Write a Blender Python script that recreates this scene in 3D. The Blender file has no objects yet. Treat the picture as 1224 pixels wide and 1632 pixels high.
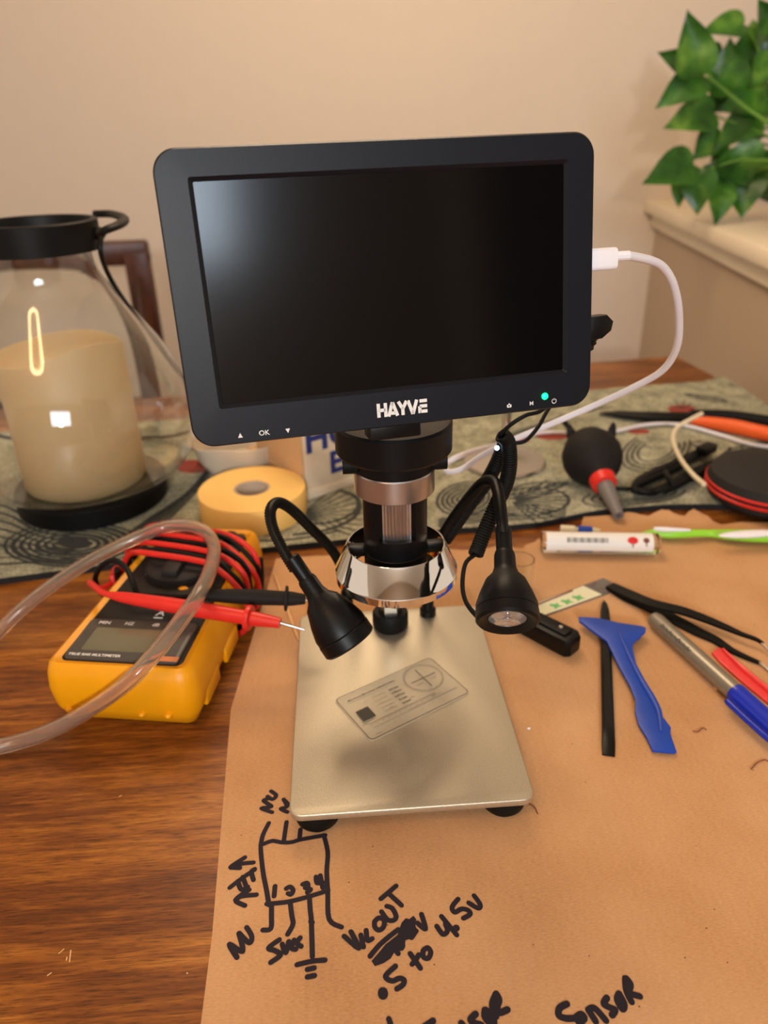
import bpy, bmesh, math, random
from mathutils import Vector, Matrix
random.seed(7)
SC = bpy.context.scene
COL = SC.collection
V = Vector
PI = math.pi

# ------------------------------------------------------------------ camera
F = 1190.0
AX = (V((0.99750774, -0.06598768, -0.02497854)), V((-0.05254081, -0.45840682, -0.88718806)), V((0.04709315, 0.88628935, -0.4607314)))  # right, down, forward
CAM = V((-0.02378816, -0.33981272, 0.31307838))
cd = bpy.data.cameras.new('camera'); cam = bpy.data.objects.new('camera', cd); COL.objects.link(cam)
M = Matrix.Identity(4)
for i in range(3):
    M[i][0] = AX[0][i]; M[i][1] = -AX[1][i]; M[i][2] = -AX[2][i]; M[i][3] = CAM[i]
cam.matrix_world = M
cd.sensor_fit = 'VERTICAL'; cd.sensor_height = 36.0; cd.sensor_width = 27.0
cd.lens = 36.0 * F / 1632.0
cd.clip_start = 0.02
cd.dof.use_dof = True; cd.dof.focus_distance = 0.345; cd.dof.aperture_fstop = 8.0
SC.camera = cam

def ray(u, v): return AX[0] * ((u - 612) / F) + AX[1] * ((v - 816) / F) + AX[2]
def T(u, v, z=0.0):
    d = ray(u, v); return CAM + d * ((z - CAM.z) / d.z)
def TY(u, v, Y):
    d = ray(u, v); return CAM + d * ((Y - CAM.y) / d.y)
def D(u, v, dep): return CAM + ray(u, v) * dep

# ------------------------------------------------------------------ world, light, exposure
w = bpy.data.worlds.new('world'); SC.world = w; w.use_nodes = True
w.node_tree.nodes['Background'].inputs[0].default_value = (1.0, 0.80, 0.60, 1)
w.node_tree.nodes['Background'].inputs[1].default_value = 0.50
SC.view_settings.view_transform = 'Standard'; SC.view_settings.look = 'None'
SC.view_settings.exposure = 0.68; SC.view_settings.gamma = 1.0

def light(name, kind, loc, power, color, size, target=None, size_y=None):
    ld = bpy.data.lights.new(name, kind); ld.energy = power; ld.color = color
    if kind == 'AREA':
        ld.size = size
        if size_y: ld.shape = 'RECTANGLE'; ld.size_y = size_y
    else: ld.shadow_soft_size = size
    o = bpy.data.objects.new(name, ld); COL.objects.link(o); o.location = loc
    if target is not None: o.rotation_euler = (V(target) - V(loc)).to_track_quat('-Z', 'Y').to_euler()
    return o
WARM = (1.0, 0.77, 0.54)
CHX, CHY, CHZ = -0.02, 0.60, 0.88
BULBS = [(CHX + 0.16 * math.cos(a), CHY + 0.16 * math.sin(a), CHZ) for a in (0.4, 0.4 + 2.094, 0.4 + 4.189)]
for b in BULBS: light('chandelier_light', 'POINT', (b[0], b[1], b[2] - 0.05), 3.0, WARM, 0.11)
light('window_daylight', 'AREA', (-0.015, -2.36, 1.01), 14, (0.68, 0.83, 1.0), 0.84, (0.1, 0.6, 0.2), 0.56)
light('floor_lamp_light', 'POINT', (-0.12, -1.40, 0.545), 20, (1.0, 0.93, 0.84), 0.04)  # light of the unseen floor lamp, placed from the plant's wall shadow

# ------------------------------------------------------------------ materials
def lin(c): return tuple(((x / 255) / 12.92 if x / 255 <= 0.04045 else ((x / 255 + 0.055) / 1.055) ** 2.4) for x in c) + (1.0,)
def mat(name, rgb, rough=0.5, metal=0.0, trans=0.0, ior=1.45, alpha=1.0, spec=0.5, emit=None, estr=0.0, coat=0.0, noise=None, sheen=0.0, sss=0.0):
    m = bpy.data.materials.new(name); m.use_nodes = True
    n = m.node_tree.nodes; l = m.node_tree.links; p = n['Principled BSDF']
    p.inputs['Base Color'].default_value = lin(rgb); p.inputs['Roughness'].default_value = rough
    p.inputs['Metallic'].default_value = metal; p.inputs['Transmission Weight'].default_value = trans
    p.inputs['IOR'].default_value = ior; p.inputs['Alpha'].default_value = alpha
    p.inputs['Specular IOR Level'].default_value = spec; p.inputs['Coat Weight'].default_value = coat
    p.inputs['Sheen Weight'].default_value = sheen
    if sss: p.inputs['Subsurface Weight'].default_value = sss; p.inputs['Subsurface Radius'].default_value = (0.02, 0.01, 0.006); p.inputs['Subsurface Scale'].default_value = 1.0
    if emit: p.inputs['Emission Color'].default_value = lin(emit); p.inputs['Emission Strength'].default_value = estr
    sc, amt, bump = noise or (60, 0.06, 0.0)
    tc = n.new('ShaderNodeTexCoord'); nt = n.new('ShaderNodeTexNoise'); nt.inputs['Scale'].default_value = sc; nt.inputs['Detail'].default_value = 4
    l.new(tc.outputs['Object'], nt.inputs['Vector'])
    mr = n.new('ShaderNodeMapRange'); mr.inputs['To Min'].default_value = 1 - amt; mr.inputs['To Max'].default_value = 1 + amt
    l.new(nt.outputs['Fac'], mr.inputs['Value'])
    vm = n.new('ShaderNodeVectorMath'); vm.operation = 'SCALE'; vm.inputs[0].default_value = lin(rgb)[:3]
    l.new(mr.outputs['Result'], vm.inputs['Scale']); l.new(vm.outputs['Vector'], p.inputs['Base Color'])
    if bump:
        b = n.new('ShaderNodeBump'); b.inputs['Strength'].default_value = bump; b.inputs['Distance'].default_value = 0.001
        l.new(nt.outputs['Fac'], b.inputs['Height']); l.new(b.outputs['Normal'], p.inputs['Normal'])
    return m
def ramp(n, stops):
    r = n.new('ShaderNodeValToRGB'); e = r.color_ramp.elements
    e[0].position, e[0].color = stops[0][0], lin(stops[0][1]); e[1].position, e[1].color = stops[-1][0], lin(stops[-1][1])
    for p, c in stops[1:-1]:
        q = e.new(p); q.color = lin(c)
    return r
def wood(name, stops, rough, scale, rot=0.0, fine=1.0, planks=0.0):
    m = bpy.data.materials.new(name); m.use_nodes = True
    n = m.node_tree.nodes; l = m.node_tree.links; p = n['Principled BSDF']
    tc = n.new('ShaderNodeTexCoord'); mp = n.new('ShaderNodeMapping'); mp.inputs['Rotation'].default_value = (0, 0, rot); mp.inputs['Scale'].default_value = scale
    l.new(tc.outputs['Object'], mp.inputs['Vector'])
    a = n.new('ShaderNodeTexNoise'); a.inputs['Scale'].default_value = 3.2; a.inputs['Detail'].default_value = 7; a.inputs['Roughness'].default_value = 0.6; a.inputs['Distortion'].default_value = 0.3
    l.new(mp.outputs[0], a.inputs['Vector'])
    mp2 = n.new('ShaderNodeMapping'); mp2.inputs['Rotation'].default_value = (0, 0, rot); mp2.inputs['Scale'].default_value = (scale[0] * 7, scale[1] * 16, scale[2] * 9)
    l.new(tc.outputs['Object'], mp2.inputs['Vector'])
    b = n.new('ShaderNodeTexNoise'); b.inputs['Scale'].default_value = 3.5; b.inputs['Detail'].default_value = 5
    l.new(mp2.outputs[0], b.inputs['Vector'])
    mx = n.new('ShaderNodeMath'); mx.operation = 'MULTIPLY_ADD'; mx.inputs[1].default_value = 0.50 * fine; l.new(b.outputs['Fac'], mx.inputs[0])
    sb = n.new('ShaderNodeMath'); sb.operation = 'SUBTRACT'; sb.inputs[1].default_value = 0.21 * fine; l.new(a.outputs['Fac'], sb.inputs[0]); l.new(sb.outputs[0], mx.inputs[2])
    r = ramp(n, stops); l.new(mx.outputs[0], r.inputs['Fac'])
    l.new(r.outputs['Color'], p.inputs['Base Color']); p.inputs['Roughness'].default_value = rough
    bp = n.new('ShaderNodeBump'); bp.inputs['Strength'].default_value = 0.12; bp.inputs['Distance'].default_value = 0.0006
    l.new(b.outputs['Fac'], bp.inputs['Height']); l.new(bp.outputs['Normal'], p.inputs['Normal'])
    return m
def fabric(name, c1, c2, scale, fine):
    m = bpy.data.materials.new(name); m.use_nodes = True
    n = m.node_tree.nodes; l = m.node_tree.links; p = n['Principled BSDF']
    tc = n.new('ShaderNodeTexCoord')
    a = n.new('ShaderNodeTexNoise'); a.inputs['Scale'].default_value = scale; a.inputs['Detail'].default_value = 8; a.inputs['Roughness'].default_value = 0.75
    b = n.new('ShaderNodeTexNoise'); b.inputs['Scale'].default_value = fine; b.inputs['Detail'].default_value = 3
    l.new(tc.outputs['Object'], a.inputs['Vector']); l.new(tc.outputs['Object'], b.inputs['Vector'])
    ad = n.new('ShaderNodeMath'); ad.operation = 'ADD'; l.new(a.outputs['Fac'], ad.inputs[0]); l.new(b.outputs['Fac'], ad.inputs[1])
    hf = n.new('ShaderNodeMath'); hf.operation = 'MULTIPLY'; hf.inputs[1].default_value = 0.5; l.new(ad.outputs[0], hf.inputs[0])
    r = ramp(n, [(0.38, c1), (0.62, c2)]); l.new(hf.outputs[0], r.inputs['Fac']); l.new(r.outputs['Color'], p.inputs['Base Color'])
    p.inputs['Roughness'].default_value = 0.9; p.inputs['Specular IOR Level'].default_value = 0.1
    bp = n.new('ShaderNodeBump'); bp.inputs['Strength'].default_value = 0.5; bp.inputs['Distance'].default_value = 0.0006
    l.new(b.outputs['Fac'], bp.inputs['Height']); l.new(bp.outputs['Normal'], p.inputs['Normal'])
    return m
def cardboard_mat():
    m = bpy.data.materials.new('kraft_cardboard'); m.use_nodes = True
    n = m.node_tree.nodes; l = m.node_tree.links; p = n['Principled BSDF']
    tc = n.new('ShaderNodeTexCoord')
    a = n.new('ShaderNodeTexNoise'); a.inputs['Scale'].default_value = 14; a.inputs['Detail'].default_value = 6
    mp = n.new('ShaderNodeMapping'); mp.inputs['Scale'].default_value = (500, 1500, 500); l.new(tc.outputs['Object'], mp.inputs[0])
    b = n.new('ShaderNodeTexNoise'); b.inputs['Scale'].default_value = 1; b.inputs['Detail'].default_value = 4; b.inputs['Roughness'].default_value = 0.7
    l.new(tc.outputs['Object'], a.inputs['Vector']); l.new(mp.outputs[0], b.inputs['Vector'])
    wv = n.new('ShaderNodeTexWave'); wv.wave_type = 'BANDS'; wv.bands_direction = 'X'; wv.inputs['Scale'].default_value = 55; wv.inputs['Distortion'].default_value = 0.6
    l.new(tc.outputs['Object'], wv.inputs['Vector'])
    ad = n.new('ShaderNodeMath'); ad.operation = 'MULTIPLY_ADD'; ad.inputs[1].default_value = 0.55; l.new(b.outputs['Fac'], ad.inputs[0])
    a2 = n.new('ShaderNodeMath'); a2.operation = 'MULTIPLY_ADD'; a2.inputs[1].default_value = 0.012; a2.inputs[2].default_value = 0.0; l.new(wv.outputs['Fac'], a2.inputs[0])
    a3 = n.new('ShaderNodeMath'); a3.operation = 'MULTIPLY_ADD'; a3.inputs[1].default_value = 0.50; l.new(a.outputs['Fac'], a3.inputs[0]); l.new(a2.outputs[0], a3.inputs[2])
    l.new(a3.outputs[0], ad.inputs[2])
    r = ramp(n, [(0.28, (162, 116, 76)), (0.5, (194, 148, 104)), (0.75, (212, 170, 128))]); l.new(ad.outputs[0], r.inputs['Fac'])
    vo = n.new('ShaderNodeTexVoronoi'); vo.inputs['Scale'].default_value = 95; l.new(tc.outputs['Object'], vo.inputs['Vector'])
    lt = n.new('ShaderNodeMath'); lt.operation = 'LESS_THAN'; lt.inputs[1].default_value = 0.035; l.new(vo.outputs['Distance'], lt.inputs[0])
    mx = n.new('ShaderNodeMix'); mx.data_type = 'RGBA'; l.new(lt.outputs[0], mx.inputs[0]); l.new(r.outputs['Color'], mx.inputs[6]); mx.inputs[7].default_value = lin((110, 72, 45))
    l.new(mx.outputs[2], p.inputs['Base Color']); p.inputs['Roughness'].default_value = 0.85; p.inputs['Specular IOR Level'].default_value = 0.15
    bp = n.new('ShaderNodeBump'); bp.inputs['Strength'].default_value = 0.25; bp.inputs['Distance'].default_value = 0.0003
    l.new(b.outputs['Fac'], bp.inputs['Height']); l.new(bp.outputs['Normal'], p.inputs['Normal'])
    return m
def table_mat():
    m = bpy.data.materials.new('acacia_table_wood'); m.use_nodes = True
    n = m.node_tree.nodes; l = m.node_tree.links; p = n['Principled BSDF']; tc = n.new('ShaderNodeTexCoord')
    def nz(scale, detail, rough=0.55, dist=0.0, rot=-0.07, off=0):
        mp = n.new('ShaderNodeMapping'); mp.vector_type = 'POINT'; mp.inputs['Rotation'].default_value = (0, 0, rot); mp.inputs['Scale'].default_value = scale; mp.inputs['Location'].default_value = (off, off, 0)
        l.new(tc.outputs['Object'], mp.inputs['Vector']); t = n.new('ShaderNodeTexNoise'); t.inputs['Scale'].default_value = 1; t.inputs['Detail'].default_value = detail
        t.inputs['Roughness'].default_value = rough; t.inputs['Distortion'].default_value = dist; l.new(mp.outputs[0], t.inputs['Vector']); return t.outputs['Fac']
    a = nz((4, 30, 4), 5, 0.6, 0.5); c = nz((22, 330, 22), 4, 0.6, 0.3, off=3); b = nz((95, 1700, 60), 3, 0.6, 0.0, off=7)
    def mad(x, k, y):
        q = n.new('ShaderNodeMath'); q.operation = 'MULTIPLY_ADD'; q.inputs[1].default_value = k; l.new(x, q.inputs[0])
        if hasattr(y, 'links'): l.new(y, q.inputs[2])
        else: q.inputs[2].default_value = y
        return q.outputs[0]
    f = mad(a, 0.62, mad(c, 0.38, 0.0))
    r = ramp(n, [(0.34, (74, 36, 11)), (0.45, (116, 63, 20)), (0.54, (152, 91, 31)), (0.66, (184, 121, 49))]); l.new(f, r.inputs['Fac'])
    pr = n.new('ShaderNodeMapRange'); pr.inputs['From Min'].default_value = 0.36; pr.inputs['From Max'].default_value = 0.50; pr.inputs['To Min'].default_value = 0.42; pr.inputs['To Max'].default_value = 1.0
    l.new(b, pr.inputs['Value']); vm = n.new('ShaderNodeVectorMath'); vm.operation = 'SCALE'; l.new(r.outputs['Color'], vm.inputs[0]); l.new(pr.outputs['Result'], vm.inputs['Scale'])
    l.new(vm.outputs['Vector'], p.inputs['Base Color']); p.inputs['Roughness'].default_value = 0.36; p.inputs['Specular IOR Level'].default_value = 0.4
    bp = n.new('ShaderNodeBump'); bp.inputs['Strength'].default_value = 0.2; bp.inputs['Distance'].default_value = 0.0003; l.new(b, bp.inputs['Height']); l.new(bp.outputs['Normal'], p.inputs['Normal'])
    return m
MT = dict(
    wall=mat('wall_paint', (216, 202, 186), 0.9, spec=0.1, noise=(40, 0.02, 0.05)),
    tanwall=mat('half_wall_tan', (190, 171, 150), 0.9, spec=0.1, noise=(40, 0.02, 0.05)),  # half wall, a darker tan than the back wall
    trim=mat('cream_trim', (232, 220, 196), 0.45, noise=(30, 0.02, 0)),
    ceil=mat('ceiling_paint', (228, 215, 198), 0.9),
    floor=wood('floor_wood', [(0.3, (70, 45, 30)), (0.7, (120, 82, 52))], 0.5, (1, 8, 1)),
    table=table_mat(),
    chairwood=wood('dark_chair_wood', [(0.3, (42, 20, 12)), (0.7, (82, 44, 28))], 0.4, (6, 6, 2)),
    card=cardboard_mat(),
    ink=mat('dark_marker_ink', (42, 36, 44), 0.7, spec=0.2, noise=(120, 0.12, 0)),
    runner=fabric('sage_fabric', (96, 98, 84), (188, 186, 160), 40, 520),
    runshade=mat('black_edge_shade', (26, 26, 28), 0.95),  # black slab sides stand for the shadow under the runner's lifted edge
    rline=mat('charcoal_print', (52, 56, 54), 0.9, noise=(300, 0.25, 0)),
    rred=mat('rust_print', (146, 62, 50), 0.9, noise=(200, 0.2, 0)),
    plate=mat('champagne_aluminium', (198, 190, 170), 0.46, metal=0.85, noise=(1300, 0.22, 0.10)),
    silver=mat('satin_silver', (196, 192, 194), 0.32, metal=1.0),
    chrome=mat('chrome', (235, 235, 238), 0.035, metal=1.0, noise=(10, 0.0, 0)),
    steel=mat('steel', (190, 186, 180), 0.25, metal=1.0),
    black=mat('black_plastic', (7, 7, 7), 0.40, spec=0.3, noise=(200, 0.08, 0.02)),
    blackm=mat('matte_black_metal', (8, 8, 8), 0.5, spec=0.25),
    housing=mat('matte_black_housing', (8, 8, 10), 0.42, spec=0.28, noise=(900, 0.05, 0.03)),
    frontbezel=mat('matte_black_plastic_blue_sheen', (15, 18, 26), 0.42, spec=0.3, noise=(900, 0.05, 0.03)),  # black plastic tinted blue, painting in the window's soft reflection
    rubber=mat('black_rubber', (7, 7, 7), 0.6, spec=0.25),
    softrub=mat('dark_grey_rubber', (24, 21, 20), 0.7, spec=0.3),
    screen=mat('black_screen_glass', (4, 5, 7), 0.15, noise=(10, 0, 0)),
    white=mat('white_print', (225, 225, 222), 0.6),
    whitep=mat('white_plastic', (236, 236, 242), 0.35),
    cable=mat('white_cable_rubber', (222, 218, 224), 0.45),
    cream=mat('cream_insulation', (222, 210, 180), 0.5),
    green=mat('green_led', (30, 220, 120), 0.4, emit=(0, 255, 110), estr=3.0),
    bled=mat('blue_white_led', (200, 230, 255), 0.4, emit=(190, 225, 255), estr=3.0),
    glass=mat('clear_glass', (250, 252, 250), 0.0, trans=1.0, ior=1.45, noise=(10, 0, 0)),
    lglass=mat('lamp_lens', (230, 235, 240), 0.1, trans=0.9, noise=(10, 0, 0)),
    vinyl=mat('clear_vinyl', (240, 228, 214), 0.12, trans=0.93, ior=1.33, noise=(10, 0, 0)),
    film=mat('clear_card_film', (225, 215, 190), 0.2, alpha=0.22, noise=(10, 0, 0)),
    cardink=mat('grey_print', (70, 66, 58), 0.6),
    candle=mat('ivory_wax', (226, 198, 152), 0.5, sss=0.25, noise=(12, 0.03, 0)),
    tape=mat('yellow_masking_tape', (240, 196, 112), 0.75, noise=(30, 0.03, 0)),
    tapec=mat('cardboard_core', (176, 158, 138), 0.8),
    yellow=mat('yellow_rubber', (228, 154, 2), 0.42, noise=(60, 0.03, 0.01)),
    meter=mat('meter_charcoal', (36, 32, 30), 0.6, spec=0.3, noise=(200, 0.05, 0.03)),
    lcd=mat('grey_lcd', (112, 108, 88), 0.2, coat=0.5),
    bezel=mat('meter_bezel', (74, 70, 66), 0.35),
    orange=mat('orange_label', (214, 130, 80), 0.5),
    red=mat('red_silicone', (214, 42, 34), 0.35, noise=(80, 0.05, 0)),
    redc=mat('red_translucent_plastic', (228, 62, 60), 0.35, noise=(40, 0.05, 0), coat=0.3),
    bluep=mat('blue_plastic', (22, 66, 168), 0.38, noise=(30, 0.04, 0)),
    bluec=mat('blue_cap_plastic', (20, 44, 172), 0.33, coat=0.2),
    grey=mat('silver_grey_barrel', (146, 140, 126), 0.34, metal=0.55, noise=(400, 0.04, 0)),
    greyp=mat('grey_plastic', (112, 106, 102), 0.45),
    box=mat('white_carton', (214, 200, 176), 0.75, noise=(30, 0.03, 0)),
    boxin=mat('kraft_carton_side', (200, 160, 116), 0.8),
    blue=mat('navy_print', (34, 48, 120), 0.7),
    lime=mat('lime_plastic', (150, 222, 60), 0.35),
    pick=mat('pale_bamboo', (222, 176, 120), 0.7),
    label=mat('white_label', (236, 232, 224), 0.5),
    paper=mat('pale_strip', (226, 224, 190), 0.6),
    gprint=mat('green_print', (110, 186, 110), 0.6),
    brown=mat('brown_print', (124, 62, 48), 0.6),
    hgreen=mat('green_print_leaf', (60, 130, 60), 0.6),
    pouch=mat('black_pouch_fabric', (30, 26, 25), 0.75, noise=(400, 0.1, 0.2)),
    orangeh=mat('orange_grip', (226, 92, 34), 0.4, coat=0.2),
    pot=mat('terracotta_pot', (120, 84, 62), 0.8),
    stem=mat('green_stem', (96, 140, 50), 0.6),
    soil=mat('potting_soil', (50, 36, 26), 0.95, noise=(90, 0.3, 0.5)),
    bulb=mat('warm_bulb', (255, 225, 180), 0.4, emit=(255, 205, 150), estr=14.0),
    bag=mat('crumpled_white_paper', (206, 192, 170), 0.8, noise=(20, 0.05, 0.3)),
    frontwall=mat('front_wall_paint', (150, 130, 110), 0.6),  # front wall paint, toned dark for its reflection in the screen
    pane=mat('window_glass', (255, 255, 255), 0.02, trans=1.0, ior=1.02, noise=(10, 0, 0)),
)
# pothos leaf: green with lighter variegation
lm = bpy.data.materials.new('pothos_leaf'); lm.use_nodes = True
_n = lm.node_tree.nodes; _l = lm.node_tree.links; _p = _n['Principled BSDF']
_t = _n.new('ShaderNodeTexCoord'); _a = _n.new('ShaderNodeTexNoise'); _a.inputs['Scale'].default_value = 22; _a.inputs['Detail'].default_value = 5
_l.new(_t.outputs['Object'], _a.inputs['Vector']); _r = ramp(_n, [(0.35, (26, 70, 16)), (0.55, (52, 106, 26)), (0.75, (116, 158, 62))])
_l.new(_a.outputs['Fac'], _r.inputs['Fac']); _l.new(_r.outputs['Color'], _p.inputs['Base Color']); _p.inputs['Roughness'].default_value = 0.35
_p.inputs['Subsurface Weight'].default_value = 0.0
MT['leaf'] = lm

# ------------------------------------------------------------------ mesh helpers
def finish(f, mi, smooth=True):
    for x in f: x.material_index = mi; x.smooth = smooth
class MB:
    def __init__(s): s.bm = bmesh.new()
    def _merge(s, vs, fs, mi=0, smooth=True, m=None):
        bv = [s.bm.verts.new(m @ V(v) if m else V(v)) for v in vs]; out = []
        for f in fs:
            try: out.append(s.bm.faces.new([bv[i] for i in f]))
            except ValueError: pass
        finish(out, mi, smooth); return out
    def box(s, c, size, mi=0, bev=0.0, m=None, seg=2):
        t = bmesh.new(); bmesh.ops.create_cube(t, size=1.0)
        for v in t.verts: v.co = V((v.co.x * size[0] + c[0], v.co.y * size[1] + c[1], v.co.z * size[2] + c[2]))
        if bev: bmesh.ops.bevel(t, geom=list(t.edges), offset=bev, segments=seg, affect='EDGES', profile=0.5)
        t.verts.index_update(); s._merge([v.co.copy() for v in t.verts], [[v.index for v in f.verts] for f in t.faces], mi, True, m); t.free(); return s
    def prism(s, pts, z0, z1, mi=0, bev=0.0, m=None, mside=None, seg=2):
        t = bmesh.new(); lo = [t.verts.new((p[0], p[1], z0)) for p in pts]; hi = [t.verts.new((p[0], p[1], z1)) for p in pts]; n = len(pts)
        t.faces.new(lo[::-1]); top = t.faces.new(hi)
        for i in range(n): t.faces.new((lo[i], lo[(i + 1) % n], hi[(i + 1) % n], hi[i]))
        bmesh.ops.recalc_face_normals(t, faces=list(t.faces))
        if bev:
            hs = set(hi); ls = set(lo)
            ed = [e for e in t.edges if (e.verts[0] in hs) == (e.verts[1] in hs)]
            bmesh.ops.bevel(t, geom=ed, offset=bev, segments=seg, affect='EDGES', profile=0.5)
        big = [f for f in t.faces if len(f.verts) > 4]
        bmesh.ops.triangulate(t, faces=big)
        t.verts.index_update(); fs = [[v.index for v in f.verts] for f in t.faces]; nz = [abs(f.normal.z) > 0.9 for f in t.faces]
        o = s._merge([v.co.copy() for v in t.verts], fs, mi, True, m)
        if mside is not None and len(o) == len(nz):
            for f, z in zip(o, nz):
                if not z: f.material_index = mside
        t.free(); return s
    def lathe(s, prof, mi=0, seg=48, m=None, wob=None, a0=0.0, a1=2 * PI):
        vs = []; fs = []; full = abs(a1 - a0 - 2 * PI) < 1e-6; k = seg if full else seg + 1
        for (r, z) in prof:
            for j in range(k):
                a = a0 + (a1 - a0) * j / seg; rr, zz = max(r, 0.00002), z
                if wob: rr, zz = wob(rr, zz, a)
                vs.append((rr * math.cos(a), rr * math.sin(a), zz))
        for i in range(len(prof) - 1):
            for j in range(seg):
                j2 = (j + 1) % k
                fs.append((i * k + j, i * k + j2, (i + 1) * k + j2, (i + 1) * k + j))
        s._merge(vs, fs, mi, True, m); return s
    def sphere(s, c, r, mi=0, m=None, n=20):
        t = bmesh.new(); bmesh.ops.create_uvsphere(t, u_segments=n, v_segments=max(8, n // 2), radius=1.0)
        rr = (r, r, r) if not hasattr(r, '__len__') else r
        for v in t.verts: v.co = V((v.co.x * rr[0] + c[0], v.co.y * rr[1] + c[1], v.co.z * rr[2] + c[2]))
        t.verts.index_update(); s._merge([v.co.copy() for v in t.verts], [[v.index for v in f.verts] for f in t.faces], mi, True, m); t.free(); return s
    def tube(s, pts, r, mi=0, seg=10, sm=0, m=None, closed=False, flat=1.0):
        pts = [V(p) for p in pts]
        if sm: pts = smooth_path(pts, sm)
        n = len(pts); rs = r if hasattr(r, '__len__') else None
        if rs and len(rs) != n: rs = [rs[0] + 0 for _ in range(n)] if len(rs) < 2 else [interp(rs, i / (n - 1)) for i in range(n)]
        tan = [(pts[min(i + 1, n - 1)] - pts[max(i - 1, 0)]).normalized() for i in range(n)]
        up = V((0, 0, 1)) if abs(tan[0].z) < 0.9 else V((0, 1, 0))
        nr = (up - tan[0] * up.dot(tan[0])).normalized(); vs = []; fs = []
        for i in range(n):
            nr = (nr - tan[i] * nr.dot(tan[i])).normalized(); bn = tan[i].cross(nr); ri = rs[i] if rs else r
            for j in range(seg):
                a = 2 * PI * j / seg; vs.append(pts[i] + nr * (math.cos(a) * ri * flat) + bn * (math.sin(a) * ri))
        for i in range(n - 1):
            for j in range(seg): fs.append((i * seg + j, i * seg + (j + 1) % seg, (i + 1) * seg + (j + 1) % seg, (i + 1) * seg + j))
        fs.append(tuple(range(seg))[::-1]); fs.append(tuple((n - 1) * seg + j for j in range(seg)))
        s._merge(vs, fs, mi, True, m); return s
    def stroke(s, pts, wd, z, mi=0, m=None, sm=0):
        pts = [V((p[0], p[1], 0)) for p in pts]
        if sm and len(pts) > 2: pts = smooth_path(pts, sm)
        h = wd / 2; z0 = z
        for i, p in enumerate(pts):
            s.k = (getattr(s, 'k', 0) + 1) % 32; z = z0 + s.k * 4e-6
            c = [(p.x + h * math.cos(a * PI / 5), p.y + h * math.sin(a * PI / 5), z) for a in range(10)]
            s._merge(c, [tuple(range(10))], mi, False, m)
            if i + 1 < len(pts):
                q = pts[i + 1]; d = (q - p)
                if d.length < 1e-7: continue
                z += 2e-6
                nn = V((-d.y, d.x, 0)).normalized() * h
                s._merge([(p + nn)[:2] + (z,), (p - nn)[:2] + (z,), (q - nn)[:2] + (z,), (q + nn)[:2] + (z,)] if False else [V((p.x + nn.x, p.y + nn.y, z)), V((p.x - nn.x, p.y - nn.y, z)), V((q.x - nn.x, q.y - nn.y, z)), V((q.x + nn.x, q.y + nn.y, z))], [(0, 1, 2, 3)], mi, False, m)
        return s
    def poly(s, pts, z, mi=0, m=None):
        t = bmesh.new(); f = t.faces.new([t.verts.new((p[0], p[1], z)) for p in pts]); bmesh.ops.triangulate(t, faces=[f]); t.verts.index_update()
        s._merge([v.co.copy() for v in t.verts], [[v.index for v in f.verts] for f in t.faces], mi, False, m); t.free(); return s
    def text(s, txt, size, m, mi=0, bold=0.0, align='CENTER'):
        c = bpy.data.curves.new('t', 'FONT'); c.body = txt; c.size = size; c.align_x = align; c.align_y = 'CENTER'; c.offset = bold; c.resolution_u = 3
        o = bpy.data.objects.new('t', c); COL.objects.link(o); dg = bpy.context.evaluated_depsgraph_get(); me = bpy.data.meshes.new_from_object(o.evaluated_get(dg))
        s._merge([v.co.copy() for v in me.vertices], [tuple(p.vertices) for p in me.polygons], mi, False, m)
        bpy.data.objects.remove(o); bpy.data.curves.remove(c); bpy.data.meshes.remove(me); return s
def interp(rs, t):
    x = t * (len(rs) - 1); i = min(int(x), len(rs) - 2); f = x - i; return rs[i] * (1 - f) + rs[i + 1] * f
def smooth_path(p, k):
    out = []; n = len(p)
    for i in range(n - 1):
        a, b, c, d = p[max(i - 1, 0)], p[i], p[i + 1], p[min(i + 2, n - 1)]
        for j in range(k):
            t = j / k; out.append(0.5 * ((2 * b) + (c - a) * t + (2 * a - 5 * b + 4 * c - d) * t * t + (3 * b - a - 3 * c + d) * t ** 3))
    out.append(p[-1]); return out
def coil(path, R, turns, k=12):
    pts = smooth_path([V(p) for p in path], 12); n = int(turns * k); out = []
    up = V((0.3, 1, 0.2)).normalized(); nr = None
    for i in range(n + 1):
        x = i / n * (len(pts) - 1); j = min(int(x), len(pts) - 2); f = x - j; c = pts[j].lerp(pts[j + 1], f); t = (pts[j + 1] - pts[j]).normalized()
        nr = (up if nr is None else nr); nr = (nr - t * nr.dot(t)).normalized(); bn = t.cross(nr); a = 2 * PI * i / k
        out.append(c + nr * math.cos(a) * R + bn * math.sin(a) * R)
    return out
def rrect(x0, y0, x1, y1, r, k=6):
    o = []
    for cx, cy, a in ((x1 - r, y0 + r, -PI / 2), (x1 - r, y1 - r, 0), (x0 + r, y1 - r, PI / 2), (x0 + r, y0 + r, PI)):
        for j in range(k + 1): o.append((cx + r * math.cos(a + PI / 2 * j / k), cy + r * math.sin(a + PI / 2 * j / k)))
    return o
def frame(o, x, y, z):
    m = Matrix.Identity(4)
    for i in range(3): m[i][0], m[i][1], m[i][2], m[i][3] = x[i], y[i], z[i], o[i]
    return m
def along(a, b, up=V((0, 0, 1))):   # frame at a with z axis towards b
    z = (V(b) - V(a)).normalized(); x = up.cross(z)
    if x.length < 1e-4: x = V((1, 0, 0))
    x.normalize(); return frame(V(a), x, z.cross(x), z)

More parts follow.
